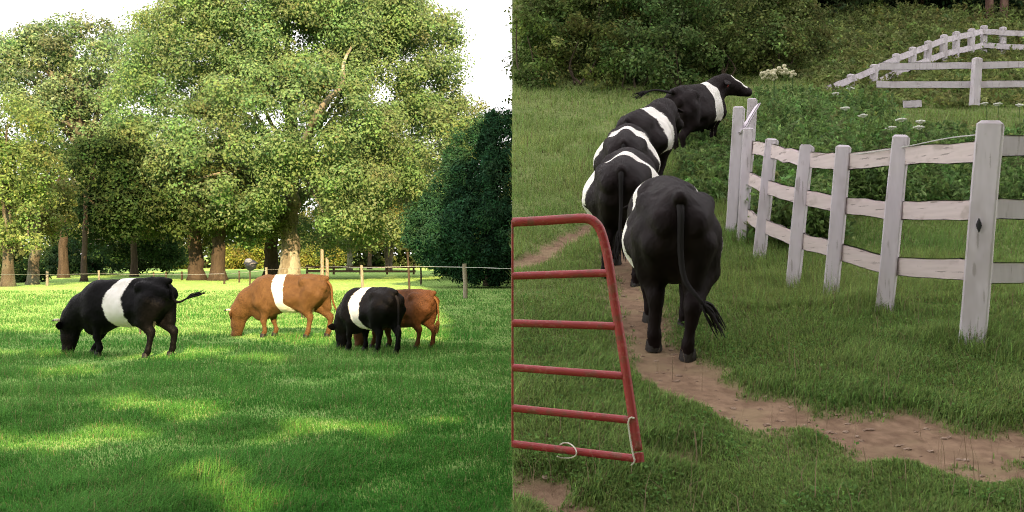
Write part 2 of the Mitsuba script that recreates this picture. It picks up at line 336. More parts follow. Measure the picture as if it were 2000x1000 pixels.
tree('slim_tree', 'twin stemmed pale tree, left stem, beside the dark conifer', (757, 527, 8, 430, -6), [(745, 400, 50, 50, 0), (770, 440, 40, 34, 0)], 112, 60, 110, 1.2, .30, (.26, .26, .08), 59)
tree('slim_tree', 'twin stemmed pale tree, right stem, beside the dark conifer', (761, 528, 8, 430, 8), [(790, 390, 50, 60, 0), (790, 440, 34, 34, 0)], 111, 60, 110, 1.2, .30, (.26, .26, .08), 63)
tree('slim_tree', 'thin dark trunk between the slim pale tree and the twin stems', (722, 524, 8, 420, 0), [(720, 420, 40, 40, 2), (735, 460, 36, 26, 0)], 130, 60, 110, 1.4, .34, (.10, .12, .04), 67, 'darkbark_look')
tree('pale_tree', 'pale olive tree rising behind the dark conifer on the right', (880, 538, 24, 330, 0), [(850, 330, 90, 90, 0), (900, 250, 60, 60, 0), (800, 400, 70, 60, 0), (950, 270, 60, 60, 0), (870, 420, 70, 50, 0)], 88, 200, 130, 1.15, .27, (.26, .33, .15), 71)

# conifer
con = tag(numbered('conifer'), 'large dark blue green conifer spreading down to the grass on the right', 'tree')
obj('trunk', trunk(960, 560, 58, 26, 240, 75)[0], 'darkbark_look', con, smooth=True)
r = np.random.default_rng(77)
con_b = px_blobs([(985, 280, 60, 60, 0), (930, 320, 60, 70, 0), (900, 390, 70, 70, -1), (985, 380, 70, 90, -2), (860, 445, 68, 50, -1), (940, 460, 110, 60, -3), (835, 470, 40, 34, -1), (900, 500, 66, 40, -2), (950, 520, 70, 30, -2), (1000, 490, 60, 60, -2)], 57)
crown(con, 'crown', con_b, 900, 120, .55, .20, (.032, .082, .040), 79, 'conifer_look', aspect=.35, flat=1.0, up=.1)

# undergrowth and far hedges
def shrub(name, label, cat, blobs, n_clump, per, rc, size, base, seed, group=None, stem=None, look='leaf_look', keep=None, **kw):
    t = tag(numbered(name), label, cat, group)
    rr_ = np.random.default_rng(seed + 500); b0 = np.asarray(blobs[0][0])
    foot = stem if stem is not None else np.array([b0[0], b0[1], 0.0])
    st = [tube(spline([foot + rr_.normal(0, .1, 3) * [1, 1, 0] - [0, 0, .05], (foot + np.asarray(c)) / 2 + rr_.normal(0, .15, 3), np.asarray(c) + [0, 0, rad[2] * .4]], 7), np.linspace(.035, .012, 7), 5) for c, rad in blobs]
    obj('stem', join(st), 'darkbark_look', t)
    crown(t, 'foliage', blobs, n_clump, per, rc, size, base, seed, look, keep=keep, **kw)
    return t
shrub('yellow_shrub', 'sunlit yellow green shrub seen between the thick tree pair and the oak', 'shrub', px_blobs([(475, 500, 34, 26, 0), (505, 490, 26, 30, 1), (450, 510, 22, 18, 0)], 132), 90, 90, 1.0, .32, (.27, .29, .065), 81)
shrub('yellow_shrub', 'sunlit yellow green shrub right of the great oak trunk', 'shrub', px_blobs([(615, 505, 28, 22, 0), (650, 500, 34, 26, 1)], 136), 80, 90, 1.0, .32, (.25, .28, .065), 82)
shrub('yellow_shrub', 'small sunlit yellow green shrub left of the thick tree pair', 'shrub', px_blobs([(345, 505, 26, 22, 0)], 134), 50, 90, 1.0, .32, (.25, .28, .065), 83)
shrub('low_shrub', 'dark low shrub at the foot of the left picture edge', 'shrub', px_blobs([(30, 535, 36, 20, 0), (70, 540, 20, 16, 1)], 66), 60, 90, .5, .18, (.05, .09, .03), 84)
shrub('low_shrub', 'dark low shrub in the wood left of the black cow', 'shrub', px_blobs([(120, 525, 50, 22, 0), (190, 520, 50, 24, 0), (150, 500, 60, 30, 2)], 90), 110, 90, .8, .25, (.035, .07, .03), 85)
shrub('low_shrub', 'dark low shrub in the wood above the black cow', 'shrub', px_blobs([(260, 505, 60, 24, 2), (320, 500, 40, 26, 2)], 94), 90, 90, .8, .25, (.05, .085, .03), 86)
fw_r = np.random.default_rng(91)
fw = [(np.array([x, 150 + fw_r.uniform(-6, 6), h * .5]), (7.5, 5, h * .62)) for x in np.arange(-100, 60, 7.5) for h in [fw_r.uniform(9, 17)]]
P, N, col, s = crown_leaves(fw, 2300, 40, 2.2, .75, (.07, .10, .035), fw_r, shell=.8)
m, c = leaf_mesh(P, N, s, col, .7, fw_r)
kind(obj('distant_wood', m, 'leaf_look', color=c), 'stuff', 'far off mass of dark green wood closing the meadow behind all trees', 'wood')

# ------------------------------------------------------------------ shade trees behind the camera (they throw the shade and the dapples)
def left_edge(x):       # how far the shade reaches into the meadow
    return np.interp(x, [-13, -8.5, -6.3, -5.5, -3.6, -1.7, -.6, 0], [22.5, 21.9, 21.6, 20.8, 18.7, 18.6, 19.2, 19.0])
DAPPLE = [(265, 790, 45, 13), (365, 800, 60, 17), (232, 842, 36, 11), (665, 833, 85, 13), (735, 845, 60, 10), (600, 822, 30, 8), (862, 822, 32, 9), (110, 868, 55, 13), (15, 860, 30, 10), (440, 932, 36, 10), (520, 975, 40, 18), (130, 726, 60, 7), (60, 690, 70, 6), (500, 700, 60, 5)]
def px_of(x, y): return 1000 + x / y * F, 500 + 1.7 / y * F
r = np.random.default_rng(101)
YC = -9.0
n = 72000
X = r.uniform(-13, 34, n); Z = r.uniform(2.2, 36, n); YY = YC + r.uniform(-4, 4, n)
yg = Z / SK[1] + YC                                  # the meadow point on this sun ray
xg = X - SK[0] * (yg - YC)
left_shade = (yg < left_edge(np.clip(xg, -13, 0)) + r.normal(0, .15, n))
ug, vg = px_of(xg, np.maximum(yg, .5))
# right: everything that falls on the hillside and on what stands there
ys = np.linspace(.5, 40, 200); Xe = .03 + SK[0] * (ys - YC); Ze = hill_h(.05, ys) + SK[1] * (ys - YC)
right_shade = (X > Xe[0]) & (Z < np.interp(X, Xe, Ze + .25 + .16 * np.clip(ys - 20, 0, 12)))
on = np.where(X < 0.9 + 0 * X, left_shade, left_shade | right_shade)
only_left = on & ~right_shade
thin = r.uniform(size=n) < np.where(right_shade, 1.0, .72)
X, Z, YY = X[on & thin], Z[on & thin], YY[on & thin]
Zs = Z + SK[1] * (-(YY - YC)); Xs = X + SK[0] * (-(YY - YC))
keep = Zs > 1.6; C = np.stack([Xs, YY, Zs], 1)[keep]
trunks_x = np.array([-9, -3, 3.5, 10, 17, 24, 31.0])
which = np.abs(C[:, :1] - trunks_x[None]).argmin(1)
for k, tx in enumerate(trunks_x):
    Ck = C[which == k]
    P = (Ck[:, None] + r.normal(0, .13, (len(Ck), 4, 3))).reshape(-1, 3)
    yl = (P[:, 2] + SK[1] * P[:, 1]) / SK[1]; xl = P[:, 0] - SK[0] * (yl - P[:, 1]); ul, vl = px_of(xl, np.maximum(yl, .5)); open_ = np.zeros(len(P), bool)
    for du, dv, ru, rv in DAPPLE:                      # gaps in the crown
        mx, my = .16 / np.maximum(yl, 1) * F, .22 * (vl - 500) / np.maximum(yl, 1)
        open_ |= (((ul - du) / (ru + mx)) ** 2 + ((vl - dv) / (rv + my)) ** 2 < 1.0) & (xl < 0) & (yl > 3)
    open_ |= (np.abs(xl + 5.75) < .75) & (np.abs(yl - 17.9) < 1.25)       # the gap that lights the black cow's side
    P = P[~open_]
    t = tag(numbered('shade_tree'), 'tall leafy tree behind the viewer shading the near grass, %s in its row' % ('leftmost', 'second from left', 'third from left', 'middle', 'third from right', 'second from right', 'rightmost')[k], 'tree', 'trees behind the viewer')
    m, c = leaf_mesh(P, r.normal(size=P.shape) * .8 - SUN * 1.0, r.uniform(.30, .46, len(P)) * np.where(P[:, 0] > 1.5, 1.35, 1.0), tints(len(P), (.08, .11, .035), .2, .06, r), .8, r)
    obj('crown', m, 'leaf_look', t, color=c)
    obj('trunk', tube(spline([[tx, YC, -.6], [tx + .2, YC + .2, 4], [tx - .2, YC, Ck[:, 2].max() * .85]], 12), np.linspace(.5, .12, 12), 10, bump=.15), 'bark_look', t, smooth=True)

# ------------------------------------------------------------------ boards and posts
def board(a, b, width, thick, face, seed=0):
    """A plank from a to b, its broad face turned towards face; slightly warped."""
    a, b = np.asarray(a, float), np.asarray(b, float); t = norm(b - a); nrm = norm(np.asarray(face) - t * np.dot(face, t)); w = np.cross(nrm, t)
    r = np.random.default_rng(int(seed)); n = 7; out = []
    for s in np.linspace(0, 1, n):
        c = a + (b - a) * s + w * r.normal(0, width * .025) + nrm * r.normal(0, thick * .06)
        k = width * (1 + r.normal(0, .02)) / 2; ch = min(thick, width) * .16
        for x, z in ((-1, -1), (1, -1), (1, 1), (-1, 1)):
            out += [c + w * x * (k - ch) + nrm * z * thick / 2, c + w * x * k + nrm * z * (thick / 2 - ch)] if (x * z) > 0 else [c + w * x * k + nrm * z * (thick / 2 - ch), c + w * x * (k - ch) + nrm * z * thick / 2]
    m = 8; f = []
    for i in range(n - 1):
        for j in range(m):
            A, B = i * m + j, i * m + (j + 1) % m
            f += [[A, B, B + m], [A, B + m, A + m]]
    for o in (0, (n - 1) * m): f += [[o, o + j, o + j + 1] for j in range(1, m - 1)]
    mesh = trimesh.Trimesh(np.array(out), np.array(f), process=False); trimesh.repair.fix_normals(mesh)
    return mesh

def square_post(a, b, wx, wy, yaw, seed=0, cap=.35):
    """A square post from foot a to top b with a bevelled top."""
    a, b = np.asarray(a, float), np.asarray(b, float); L = np.linalg.norm(b - a); t = norm(b - a)
    ex = np.array([math.cos(yaw), math.sin(yaw), 0]); ex = norm(ex - t * np.dot(ex, t)); ey = np.cross(t, ex)
    r = np.random.default_rng(seed); rows = []
    hs = [0, .25, .5, .75, 1 - .14 * cap * wx / L * 3, 1]
    for i, h in enumerate(hs):
        k = 1.0 + r.normal(0, .012) if i < len(hs) - 1 else .66
        c = a + t * L * h + ex * r.normal(0, .004) + ey * r.normal(0, .004)
        ch = .14
        for x, y in ((-1, -1 + ch), (-1 + ch, -1), (1 - ch, -1), (1, -1 + ch), (1, 1 - ch), (1 - ch, 1), (-1 + ch, 1), (-1, 1 - ch)):
            rows.append(c + ex * x * k * wx / 2 + ey * y * k * wy / 2)
    m, f, n = 8, [], len(hs)
    for i in range(n - 1):
        for j in range(m):
            A, B = i * m + j, i * m + (j + 1) % m
            f += [[A, B, B + m], [A, B + m, A + m]]
    f += [[(n - 1) * m, (n - 1) * m + j, (n - 1) * m + j + 1] for j in range(1, m - 1)]
    f += [[0, j + 1, j] for j in range(1, m - 1)]
    return trimesh.Trimesh(np.array(rows), np.array(f), process=False)

# ------------------------------------------------------------------ meadow fences
wf = tag(numbered('wire_fence'), 'wire fence on uneven wooden posts running along the far side of the meadow', 'fence')
def round_post(u, v0, v1, y, w, lean=0, look='weathered_look', label=None):
    a = at(u, v0, y); a[2] = -.1; b = at(u + lean, v1, y)
    return obj('post', tube(spline([a, (a + b) / 2 + [.01, 0, 0], b], 7), np.linspace(1.05, .95, 7) * w / 2 / F * y, 9, bump=.1, seed=u), look, wf, smooth=50, label=label)
round_post(909, 583, 515, 41, 9, -2, label='stout pale post of the wire fence in front of the conifer')
round_post(800, 576, 492, 45, 4.5, -4, 'darkbark_look', 'thin tall brown leaning post of the wire fence')
round_post(708, 572, 518, 47, 6, -2)
round_post(822, 556, 524, 61, 3.6, 0, 'darkbark_look')
for u, v0, v1, w in ((520, 551, 522, 5), (92, 558, 529, 5), (193, 552, 528, 4), (639, 548, 503, 7), (629, 549, 487, 7)): round_post(u, v0, v1, 3400 / (v0 - 500), w)
for u, v0, v1, w in ((467, 552, 529, 3.5), (438, 555, 530, 4), (488, 558, 524, 3.2), (355, 547, 530, 4), (300, 549, 531, 3), (324, 548, 530, 3)): round_post(u, v0, v1, 3400 / (v0 - 500), w, 0, 'darkbark_look')
def wire(pts, r0=.012): return obj('wire', tube(spline([at(*p) for p in pts], 16), r0, 5), 'wire_look', wf)
wire([(1040, 526.5, 38), (909, 522, 40.9), (799, 521, 44.9), (707, 522.5, 46.9), (639, 521, 70), (520, 527, 66.5)])
wire([(520, 528, 66.5), (467, 533, 65), (438, 535, 61.5), (300, 536, 68), (193, 535, 65), (92, 536, 58), (-20, 536, 50)])
rf = tag(numbered('rail_fence'), 'brown two rail wooden fence in the distance right of the oak trunk', 'fence')
for v in (521, 529.5): obj('rail', board(at(598, v, 94), at(812, v + .5, 94), .2, .08, (0, -1, 0), int(v)), 'brownrail_look', rf)
for u in (600, 652, 704, 756, 808): obj('post', square_post(at(u, 538, 94.15), at(u, 517, 94.15), .18, .18, 0, int(u)), 'brownrail_look', rf)
bag = tag(numbered('dark_bag'), 'dark bag with grey flap hung over a thin fence post behind the red cow', 'bag')
bm = trimesh.creation.icosphere(3, 1.0); bv = bm.vertices * [.34, .22, .30]; bv[:, 0] *= 1 + .35 * (bv[:, 2] > .05); bv *= 1 + .35 * (meshkit.fbm(bv * 6, 3)[:, None] - .5)
by = 3400 / 58.0
obj('sack', trimesh.Trimesh(bv + at(490, 518, by - .1), bm.faces), 'blackbag_look', bag, smooth=True)
for s in (-1, 1): obj('strap', tube(spline([at(490 + s * 6, 513, by - .1), at(490 + s * 10, 516, by - .1), at(490 + s * 12, 514.5, by - .15)], 6), np.linspace(.09, .02, 6), 6), 'blackbag_look', bag)
fv = bm.vertices * [.22, .2, .16] * (1 + .3 * (meshkit.fbm(bm.vertices * 3, 2)[:, None] - .5))
obj('flap', trimesh.Trimesh(fv + at(486, 510, by - .14), bm.faces), 'greybag_look', bag, smooth=True)

# ------------------------------------------------------------------ cows
def seg_sdf(P, a, b, ra, rb):
    a, b = np.asarray(a, float), np.asarray(b, float); d = b - a
    t = np.clip(((P - a) @ d) / max(d @ d, 1e-9), 0, 1)
    return np.linalg.norm(P - a - t[..., None] * d, axis=-1) - (ra + (rb - ra) * t)
def ell_sdf(P, c, rad):
    q = P - np.asarray(c, float); rad = np.asarray(rad, float)
    k0 = np.linalg.norm(q / rad, axis=-1); k1 = np.linalg.norm(q / rad ** 2, axis=-1)
    return k0 * (k0 - 1) / np.maximum(k1, 1e-6)
def smin(a, b, k):
    h = np.clip(.5 + .5 * (b - a) / k, 0, 1)
    return b + (a - b) * h - k * h * (1 - h)

def surface_nets(g, lo, st):
    n = np.array(g.shape); s = g < 0
    c = [(i, j, k) for i in (0, 1) for j in (0, 1) for k in (0, 1)]
    sl = lambda a, o: a[o[0]:n[0] - 1 + o[0], o[1]:n[1] - 1 + o[1], o[2]:n[2] - 1 + o[2]]
    cnt = sum(sl(s, o).astype(int) for o in c); act = (cnt > 0) & (cnt < 8)
    idx = np.full(act.shape, -1); cells = np.argwhere(act); idx[act] = np.arange(len(cells))
    acc = np.zeros((len(cells), 3)); num = np.zeros((len(cells), 1))
    for a in range(8):
        for b in range(a + 1, 8):
            if sum(x != y for x, y in zip(c[a], c[b])) != 1: continue
            va, vb = (g[tuple((cells + o).T)] for o in (c[a], c[b]))
            m = (va < 0) != (vb < 0); t = np.where(m, va / np.where(va == vb, 1, va - vb), 0)[:, None]
            acc += m[:, None] * (np.array(c[a]) + t * (np.array(c[b]) - np.array(c[a]))); num += m[:, None]
    v = lo + (cells + acc / num) * st; F_ = []
    for ax in range(3):
        e = np.zeros(3, int); e[ax] = 1; o1 = np.zeros(3, int); o1[(ax + 1) % 3] = 1; o2 = np.zeros(3, int); o2[(ax + 2) % 3] = 1
        A = s[tuple(slice(0, n[i] - e[i]) for i in range(3))]; B = s[tuple(slice(e[i], n[i]) for i in range(3))]
        p = np.argwhere(A != B); p = p[(p[:, (ax + 1) % 3] > 0) & (p[:, (ax + 2) % 3] > 0) & (p[:, (ax + 1) % 3] < n[(ax + 1) % 3] - 1) & (p[:, (ax + 2) % 3] < n[(ax + 2) % 3] - 1)]
        q = np.stack([idx[tuple((p - d).T)] for d in (o1 * 0, o1, o1 + o2, o2)], 1); fl = A[tuple(p.T)]
        q[~fl] = q[~fl][:, ::-1]; F_.append(q)
    q = np.vstack(F_); q = q[(q >= 0).all(1)]
    m = trimesh.Trimesh(v, np.vstack([q[:, [0, 1, 2]], q[:, [0, 2, 3]]]), process=False)
    if m.volume < 0: m.invert()
    return m

def build_cow(key, coat_name, place, belt, front, hind, neck, head, head_up=(0, 0, 1), tail=None, horns=True, udder=False, tail_look='blacktail_look', size=1.0, fat=1.0, step=.022, tag_ear=False, hump=0.0, face_white=False, belly=.44, ridge=0.0, hips=1.0, neck_r=1.0):
    """One cow. Local frame: x forward, y left, z up, feet at z = 0. front, hind: foot positions (left, right). belt: function z -> (rear x, front x)."""
    H, hd = np.asarray(head[0], float), norm(head[1]); hu = norm(np.asarray(head_up) - hd * np.dot(head_up, hd)); hs = np.cross(hu, hd)
    prims = []          # (function, blend)
    add = lambda k, f, *a: prims.append((k, f, a))
    zc = (1.17 + belly) / 2; rz = (1.19 - belly) / 2
    add(.10, ell_sdf, (.02, 0, zc), (.74, .345 * fat, rz))
    add(.10, ell_sdf, (-.12, 0, zc - .06), (.5, .375 * fat, rz - .08))
    add(.10, ell_sdf, (.44, 0, .80), (.36, .29, .42))
    add(.12, ell_sdf, (.60, 0, .52), (.20, .15, .20))
    add(.08, ell_sdf, (-.52, 0, .93), (.31, .265 * hips, .28))
    add(.10, seg_sdf, (.50, 0, 1.09), (-.66, 0, 1.13 + hump), .10, .11)
    add(.08, seg_sdf, (.25, 0, 1.115 + hump * .3), (-.45, 0, 1.14 + hump * .7), .11, .11)
    for s in (-1, 1):
        add(.08, seg_sdf, (-.40, s * .20 * hips, 1.10 + hump * .7), (-.76, s * .12 * hips, 1.02 + hump * .5), .09, .085)
        add(.08, seg_sdf, (.44, s * .15, 1.06), (.52, s * .20, .70), .115, .15)
        add(.05, seg_sdf, (-.38, s * .235 * hips, 1.10 + hump * .7), (-.42, s * .225 * hips, 1.08 + hump * .7), .062, .06)
        add(.05, seg_sdf, (-.76, s * .125 * hips, 1.03 + hump * .5), (-.80, s * .115 * hips, .98), .058, .055)
    add(.05, seg_sdf, (-.60, 0, 1.18 + hump), (-.80, 0, 1.18 + hump), .055, .05)
    if ridge: add(.07, seg_sdf, (.50, 0, 1.12 + ridge), (-.30, 0, 1.15 + ridge), .06, .06)
    legs = []
    for (fx, fy, fz), s in zip(front, (1, -1)):
        f = np.array([fx, fy, fz]); S = np.array([.47, s * .18, .74]); E = np.array([.40, s * .185, .60])
        f0 = f + [0, 0, .07]; K = E * .48 + f0 * .52 + [.035, 0, .0]; Fk = f + [-.015, 0, .13]
        for a, b, ra, rb in ((S, E, .15, .12), (E, K, .108, .056), (K, Fk, .052, .040), (Fk, f + [.02, 0, .04], .043, .054)): add(.04, seg_sdf, a, b, ra, rb)
        legs.append(f)
    for (fx, fy, fz), s in zip(hind, (1, -1)):
        f = np.array([fx, fy, fz]); Hp = np.array([-.52, s * (.16 - .6 * (1 - hips)), .90]); St = np.array([-.43 + (fx + .55) * .45, s * (.19 - .5 * (1 - hips)), .64])
        Hk = np.array([fx - .05, s * .13 * .5 + fy * .5, .40 + fz]); Fk = f + [-.02, 0, .13]
        for a, b, ra, rb in ((Hp, St, .20 * hips, .155 * hips), (Hp + [-.16, 0, -.05], Hk + [.05, 0, .18], .13, .078), (St, Hk, .13, .064), (Hk + [-.02, 0, .03], Fk, .056, .042), (Fk, f + [.02, 0, .04], .044, .054)): add(.04, seg_sdf, a, b, ra, rb)
        legs.append(f)
    nk = [np.asarray(p, float) for p in neck]
    rad = np.linspace(.27 * neck_r, .145 * neck_r ** .5, len(nk) + 1)
    chain = nk + [H - hd * .02]
    for i in range(len(chain) - 1): add(.12, seg_sdf, chain[i], chain[i + 1], rad[i], rad[i + 1])
    add(.08, seg_sdf, H + hd * .03, H + hd * .22, .14, .12); add(.05, seg_sdf, H + hd * .20, H + hd * .40, .115, .09)
    add(.05, ell_sdf, H + hd * .43, (.098, .10, .085)); add(.05, seg_sdf, H + hd * .06 - hu * .13, H + hd * .34 - hu * .07, .095, .065)
    pts = np.vstack([chain, [H + hd * .52], [[-.95, 0, 0]], [[.7, 0, 0]], legs]); lo = pts.min(0) - .2; hi = pts.max(0) + .2
    lo[1] = min(lo[1], -.55); hi[1] = max(hi[1], .55); lo[2] = min(-.06, lo[2] + .1); hi[2] = max(hi[2] + .15, 1.42 + hump)
    ax = [np.arange(lo[i], hi[i] + step, step) for i in range(3)]
    P = np.stack(np.meshgrid(*ax, indexing='ij'), -1); g = None
    for k, f, a in prims:
        d = f(P, *a); g = d if g is None else smin(g, d, k)
    for s in (-1, 1):                                            # hollows: flank, behind the shoulder; and the cleft between the thighs
        for c, q, k in (((-.24, s * .44, 1.04), (.15, .13, .13), .10), ((.21, s * .44, .86), (.08, .11, .28), .10), ((-.30, s * .40, .60), (.12, .12, .10), .08)):
            g = -smin(-g, ell_sdf(P, c, q), k)
    g = -smin(-g, seg_sdf(P, (-.99, 0, .98), (-.95, 0, .52), .13, .15), .07)
    body = surface_nets(g, lo, step)
    body = trimesh.Trimesh(body.vertices, body.faces, process=False)
    trimesh.smoothing.filter_taubin(body, iterations=6)
    v = np.array(body.vertices)
    nv = np.array(body.vertex_normals)
    v = v + nv * ((meshkit.fbm(v * [7, 7, 5] + len(key), 3) - .5) * .03)[:, None]
    rear, fr = belt(v[:, 2])
    uv = np.stack([(v[:, 0] - rear) / np.maximum(fr - rear, .02), v[:, 2]], 1)
    leg = (v[:, 2] < belly - .015) | ((v[:, 2] < .72) & (np.abs(v[:, 1]) > .13) & (v[:, 0] < -.22)) | ((v[:, 2] < .55) & (np.abs(v[:, 1]) > .08) & (v[:, 0] > .22))
    uv[leg, 0] = np.where(v[leg, 0] > (rear[leg] + fr[leg]) / 2, 3.0, -3.0)
    if face_white:                                               # a white stripe down the face: the belt value again
        q = v - H; a, b, cc = q @ hd, q @ hu, q @ hs
        uv[(a > .02) & (a < .40) & (np.abs(cc) < .055) & (b > .03), 0] = .5
    put = lambda m: trimesh.Trimesh(place(np.array(m.vertices) * size), m.faces, process=False)
    body = trimesh.Trimesh(place(v * size), body.faces, process=False)
    obj('body', body, coat_name, key, smooth=True, uv=uv)
    for f in legs:
        a = tube([f + [.025, 0, .0], f + [.018, 0, .075]], [.067, .056], 10); obj('hoof', put(a), 'hoof_look', key, smooth=40)
    side = lambda s, a, b, c: H + hd * a + hu * b + hs * s * c
    for s in (-1, 1):
        e = trimesh.creation.icosphere(2, 1.0); ev = np.array(e.vertices) * [.125, .07, .02]
        ev[:, 1] *= 1 - .55 * (ev[:, 0] > 0) * ev[:, 0] / .125
        ex = norm(hs * s - hd * .12 - hu * .25); ez = norm(np.cross(ex, hd)); ey = np.cross(ez, ex)
        ec = side(s, .01, .03, .22)
        obj('ear', put(trimesh.Trimesh(ec + ev[:, :1] * ex + ev[:, 1:2] * ey + ev[:, 2:] * ez, e.faces)), coat_name, key, smooth=True, uv=np.full((len(ev), 2), 3.0))
        e = trimesh.creation.icosphere(2, .024); obj('eye', put(trimesh.Trimesh(np.array(e.vertices) + side(s, .15, .045, .095), e.faces)), 'eye_look', key, smooth=True)
        if horns:
            hp = spline([side(s, -.04, .07, .08), side(s, -.07, .10, .15), side(s, -.07, .14, .19), side(s, -.05, .19, .20)], 12)
            hk = obj('horn', put(tube(hp[:9], np.linspace(.030, .020, 9), 8)), 'horn_look', key, smooth=True)
            obj('tip', put(tube(hp[8:], np.linspace(.020, .005, 4), 8)), 'horntip_look', hk, smooth=True)
    if tag_ear:
        c = side(-1, .05, -.02, .22); obj('ear_tag', put(board(c, c + hs * -.07, .05, .008, hd)), 'tagred_look', key)
    tl = spline(tail, 22); tk = obj('tail', put(tube(tl, np.linspace(.030, .012, 22), 8)), tail_look, key, smooth=True)
    r = np.random.default_rng(len(key)); e0, e1 = tl[-3], tl[-1]; dd = norm(e1 - e0) ; hairs = []
    for _ in range(18):
        off = r.normal(0, .012, 3); L = r.uniform(.10, .24); w = norm(dd + r.normal(0, .16, 3) + [0, 0, -.25])
        hairs.append(tube(spline([e0 + off * .5, e0 + dd * .07 + off * 1.6, e0 + dd * .07 + off * 1.3 + w * L * .6, e0 + dd * .07 + off * .6 + w * L], 7), np.linspace(.012, .003, 7), 4))
    obj('tuft', put(join(hairs)), tail_look, tk)
    if udder:
        e = trimesh.creation.icosphere(3, 1.0); uvv = np.array(e.vertices) * [.17, .14, .13] + [-.36, 0, belly + .06]
        parts = [trimesh.Trimesh(uvv, e.faces)] + [tube([[-.36 + a, b, belly - .03], [-.36 + a, b, belly - .12]], [.022, .014], 7) for a in (-.07, .06) for b in (-.06, .06)]
        obj('udder', put(join(parts)), 'udder_look', key, smooth=True)

def meadow_place(x, y, heading, z=0.0):
    c, s = math.cos(math.radians(heading)), math.sin(math.radians(heading))
    return lambda v: np.stack([x + v[:, 0] * c - v[:, 1] * s, y + v[:, 0] * s + v[:, 1] * c, z + v[:, 2]], 1)
def hill_place(x, y, heading, dz=0.0):
    c, s = math.cos(math.radians(heading)), math.sin(math.radians(heading))
    z0 = float(hill(np.array([x]), np.array([y]))[0]); g = float(hill_h(x, y + .6) - hill_h(x, y - .6)) / 1.2
    return lambda v: np.stack([x + v[:, 0] * c - v[:, 1] * s, y + v[:, 0] * s + v[:, 1] * c, z0 + dz + v[:, 2] + g * (v[:, 0] * s + v[:, 1] * c)], 1)
def belt_of(pts):
    z, a, b = zip(*pts)
    return lambda q: (np.interp(q, z, a), np.interp(q, z, b))

k = tag(numbered('belted_cow'), 'black cow with white belt and pale horns grazing at the left of the meadow', 'cow')
build_cow(k, 'black_coat', meadow_place(-6.55, 17.4, 165), belt_of([(.3, -.50, .14), (.5, -.42, .10), (.62, -.22, .16), (.85, -.12, .24), (1.05, -.12, .20), (1.3, -.20, .06)]),
          [(.40, .16, 0), (.74, -.17, 0)], [(-.50, .17, 0), (-.72, -.18, 0)], [(.52, 0, .92), (.82, 0, .76), (1.0, 0, .60)], ((1.09, 0, .50), (.06, 0, -1)), (1, 0, .05),
          tail=[(-.78, 0, 1.19), (-.86, 0, 1.10), (-.86, .0, .95), (-.93, -.05, .89), (-1.02, -.09, .93), (-1.08, -.12, .97)], udder=True, hump=.05, belly=.49, size=1.04, fat=.94)
k = tag(numbered('belted_cow'), 'large ginger red cow with white belt grazing in the sun near the oak', 'cow')
build_cow(k, 'red_coat', meadow_place(-4.68, 21.5, 168), belt_of([(.4, -.34, .08), (.55, -.22, .10), (.7, -.02, .16), (1.0, 0.0, .26), (1.3, .03, .28)]),
          [(.46, .16, 0), (.36, -.15, 0)], [(-.46, .18, 0), (-.76, -.16, 0)], [(.54, 0, .92), (.86, 0, .72), (1.02, 0, .54)], ((1.12, 0, .46), (.05, 0, -1)), (1, 0, .05),
          tail=[(-.78, 0, 1.15), (-.88, -.03, 1.0), (-.90, -.05, .75), (-.98, -.1, .52), (-1.10, -.16, .42)], udder=True, tail_look='browntail_look', size=1.05, belly=.50, fat=.94)
k = tag(numbered('belted_calf'), 'young black calf with white belt grazing in front of the russet calf', 'calf')
build_cow(k, 'black_coat', meadow_place(-2.47, 18.0, 132), belt_of([(.4, -.22, .2), (.6, -.14, .22), (.9, -.08, .32), (1.2, -.04, .30)]),
          [(.55, .15, 0), (.40, -.13, 0)], [(-.42, .16, 0), (-.62, -.15, 0)], [(.52, 0, .90), (.80, 0, .70), (.94, 0, .52)], ((1.02, 0, .46), (.05, 0, -1)), (1, 0, .05),
          tail=[(-.78, 0, 1.12), (-.86, 0, 1.0), (-.88, 0, .75), (-.87, 0, .52)], horns=False, size=.92, belly=.46)
k = tag(numbered('belted_calf'), 'russet red calf with white belt half hidden behind the black calf', 'calf')
build_cow(k, 'russet_coat', meadow_place(-2.05, 18.9, 156), belt_of([(.4, .0, .36), (.9, .06, .42), (1.2, .10, .44)]),
          [(.60, .15, 0), (.36, -.13, 0)], [(-.46, .14, 0), (-.66, -.15, 0)], [(.52, 0, .90), (.80, 0, .70), (.94, 0, .52)], ((1.02, 0, .46), (.05, 0, -1)), (1, 0, .05),
          tail=[(-.78, 0, 1.10), (-.87, 0, 1.0), (-.90, 0, .75), (-.89, 0, .55)], horns=False, size=.87, tail_look='browntail_look', belly=.46)

walk_neck = [(.58, 0, .95), (.80, 0, .92), (.96, 0, .90)]
walk_head = ((1.06, 0, .90), (.6, 0, -.8))
full_belt = belt_of([(.3, -.16, .26), (.7, -.10, .24), (1.3, -.10, .20)])
k = tag(numbered('herd_cow'), 'black belted cow walking away nearest to the red gate, last of the file', 'cow')
build_cow(k, 'dusk_coat', hill_place(1.20, 7.74, 86), belt_of([(.3, -.30, .18), (.7, -.25, .18), (.90, -.14, .20), (1.03, .26, .36), (1.3, .62, .64)]), [(.55, .13, 0), (.30, -.14, 0)], [(-.40, .16, 0), (-.66, -.07, 0)], walk_neck, walk_head,
          tail=[(-.76, 0, 1.18), (-.845, 0, 1.08), (-.85, 0, .80), (-.87, -.03, .62), (-.90, -.12, .50), (-.88, -.17, .44)], horns=False, hump=.02, fat=1.02, hips=.97, belly=.49, size=.95)
k = tag(numbered('herd_cow'), 'black belted cow walking away behind the gate, second from the rear', 'cow')
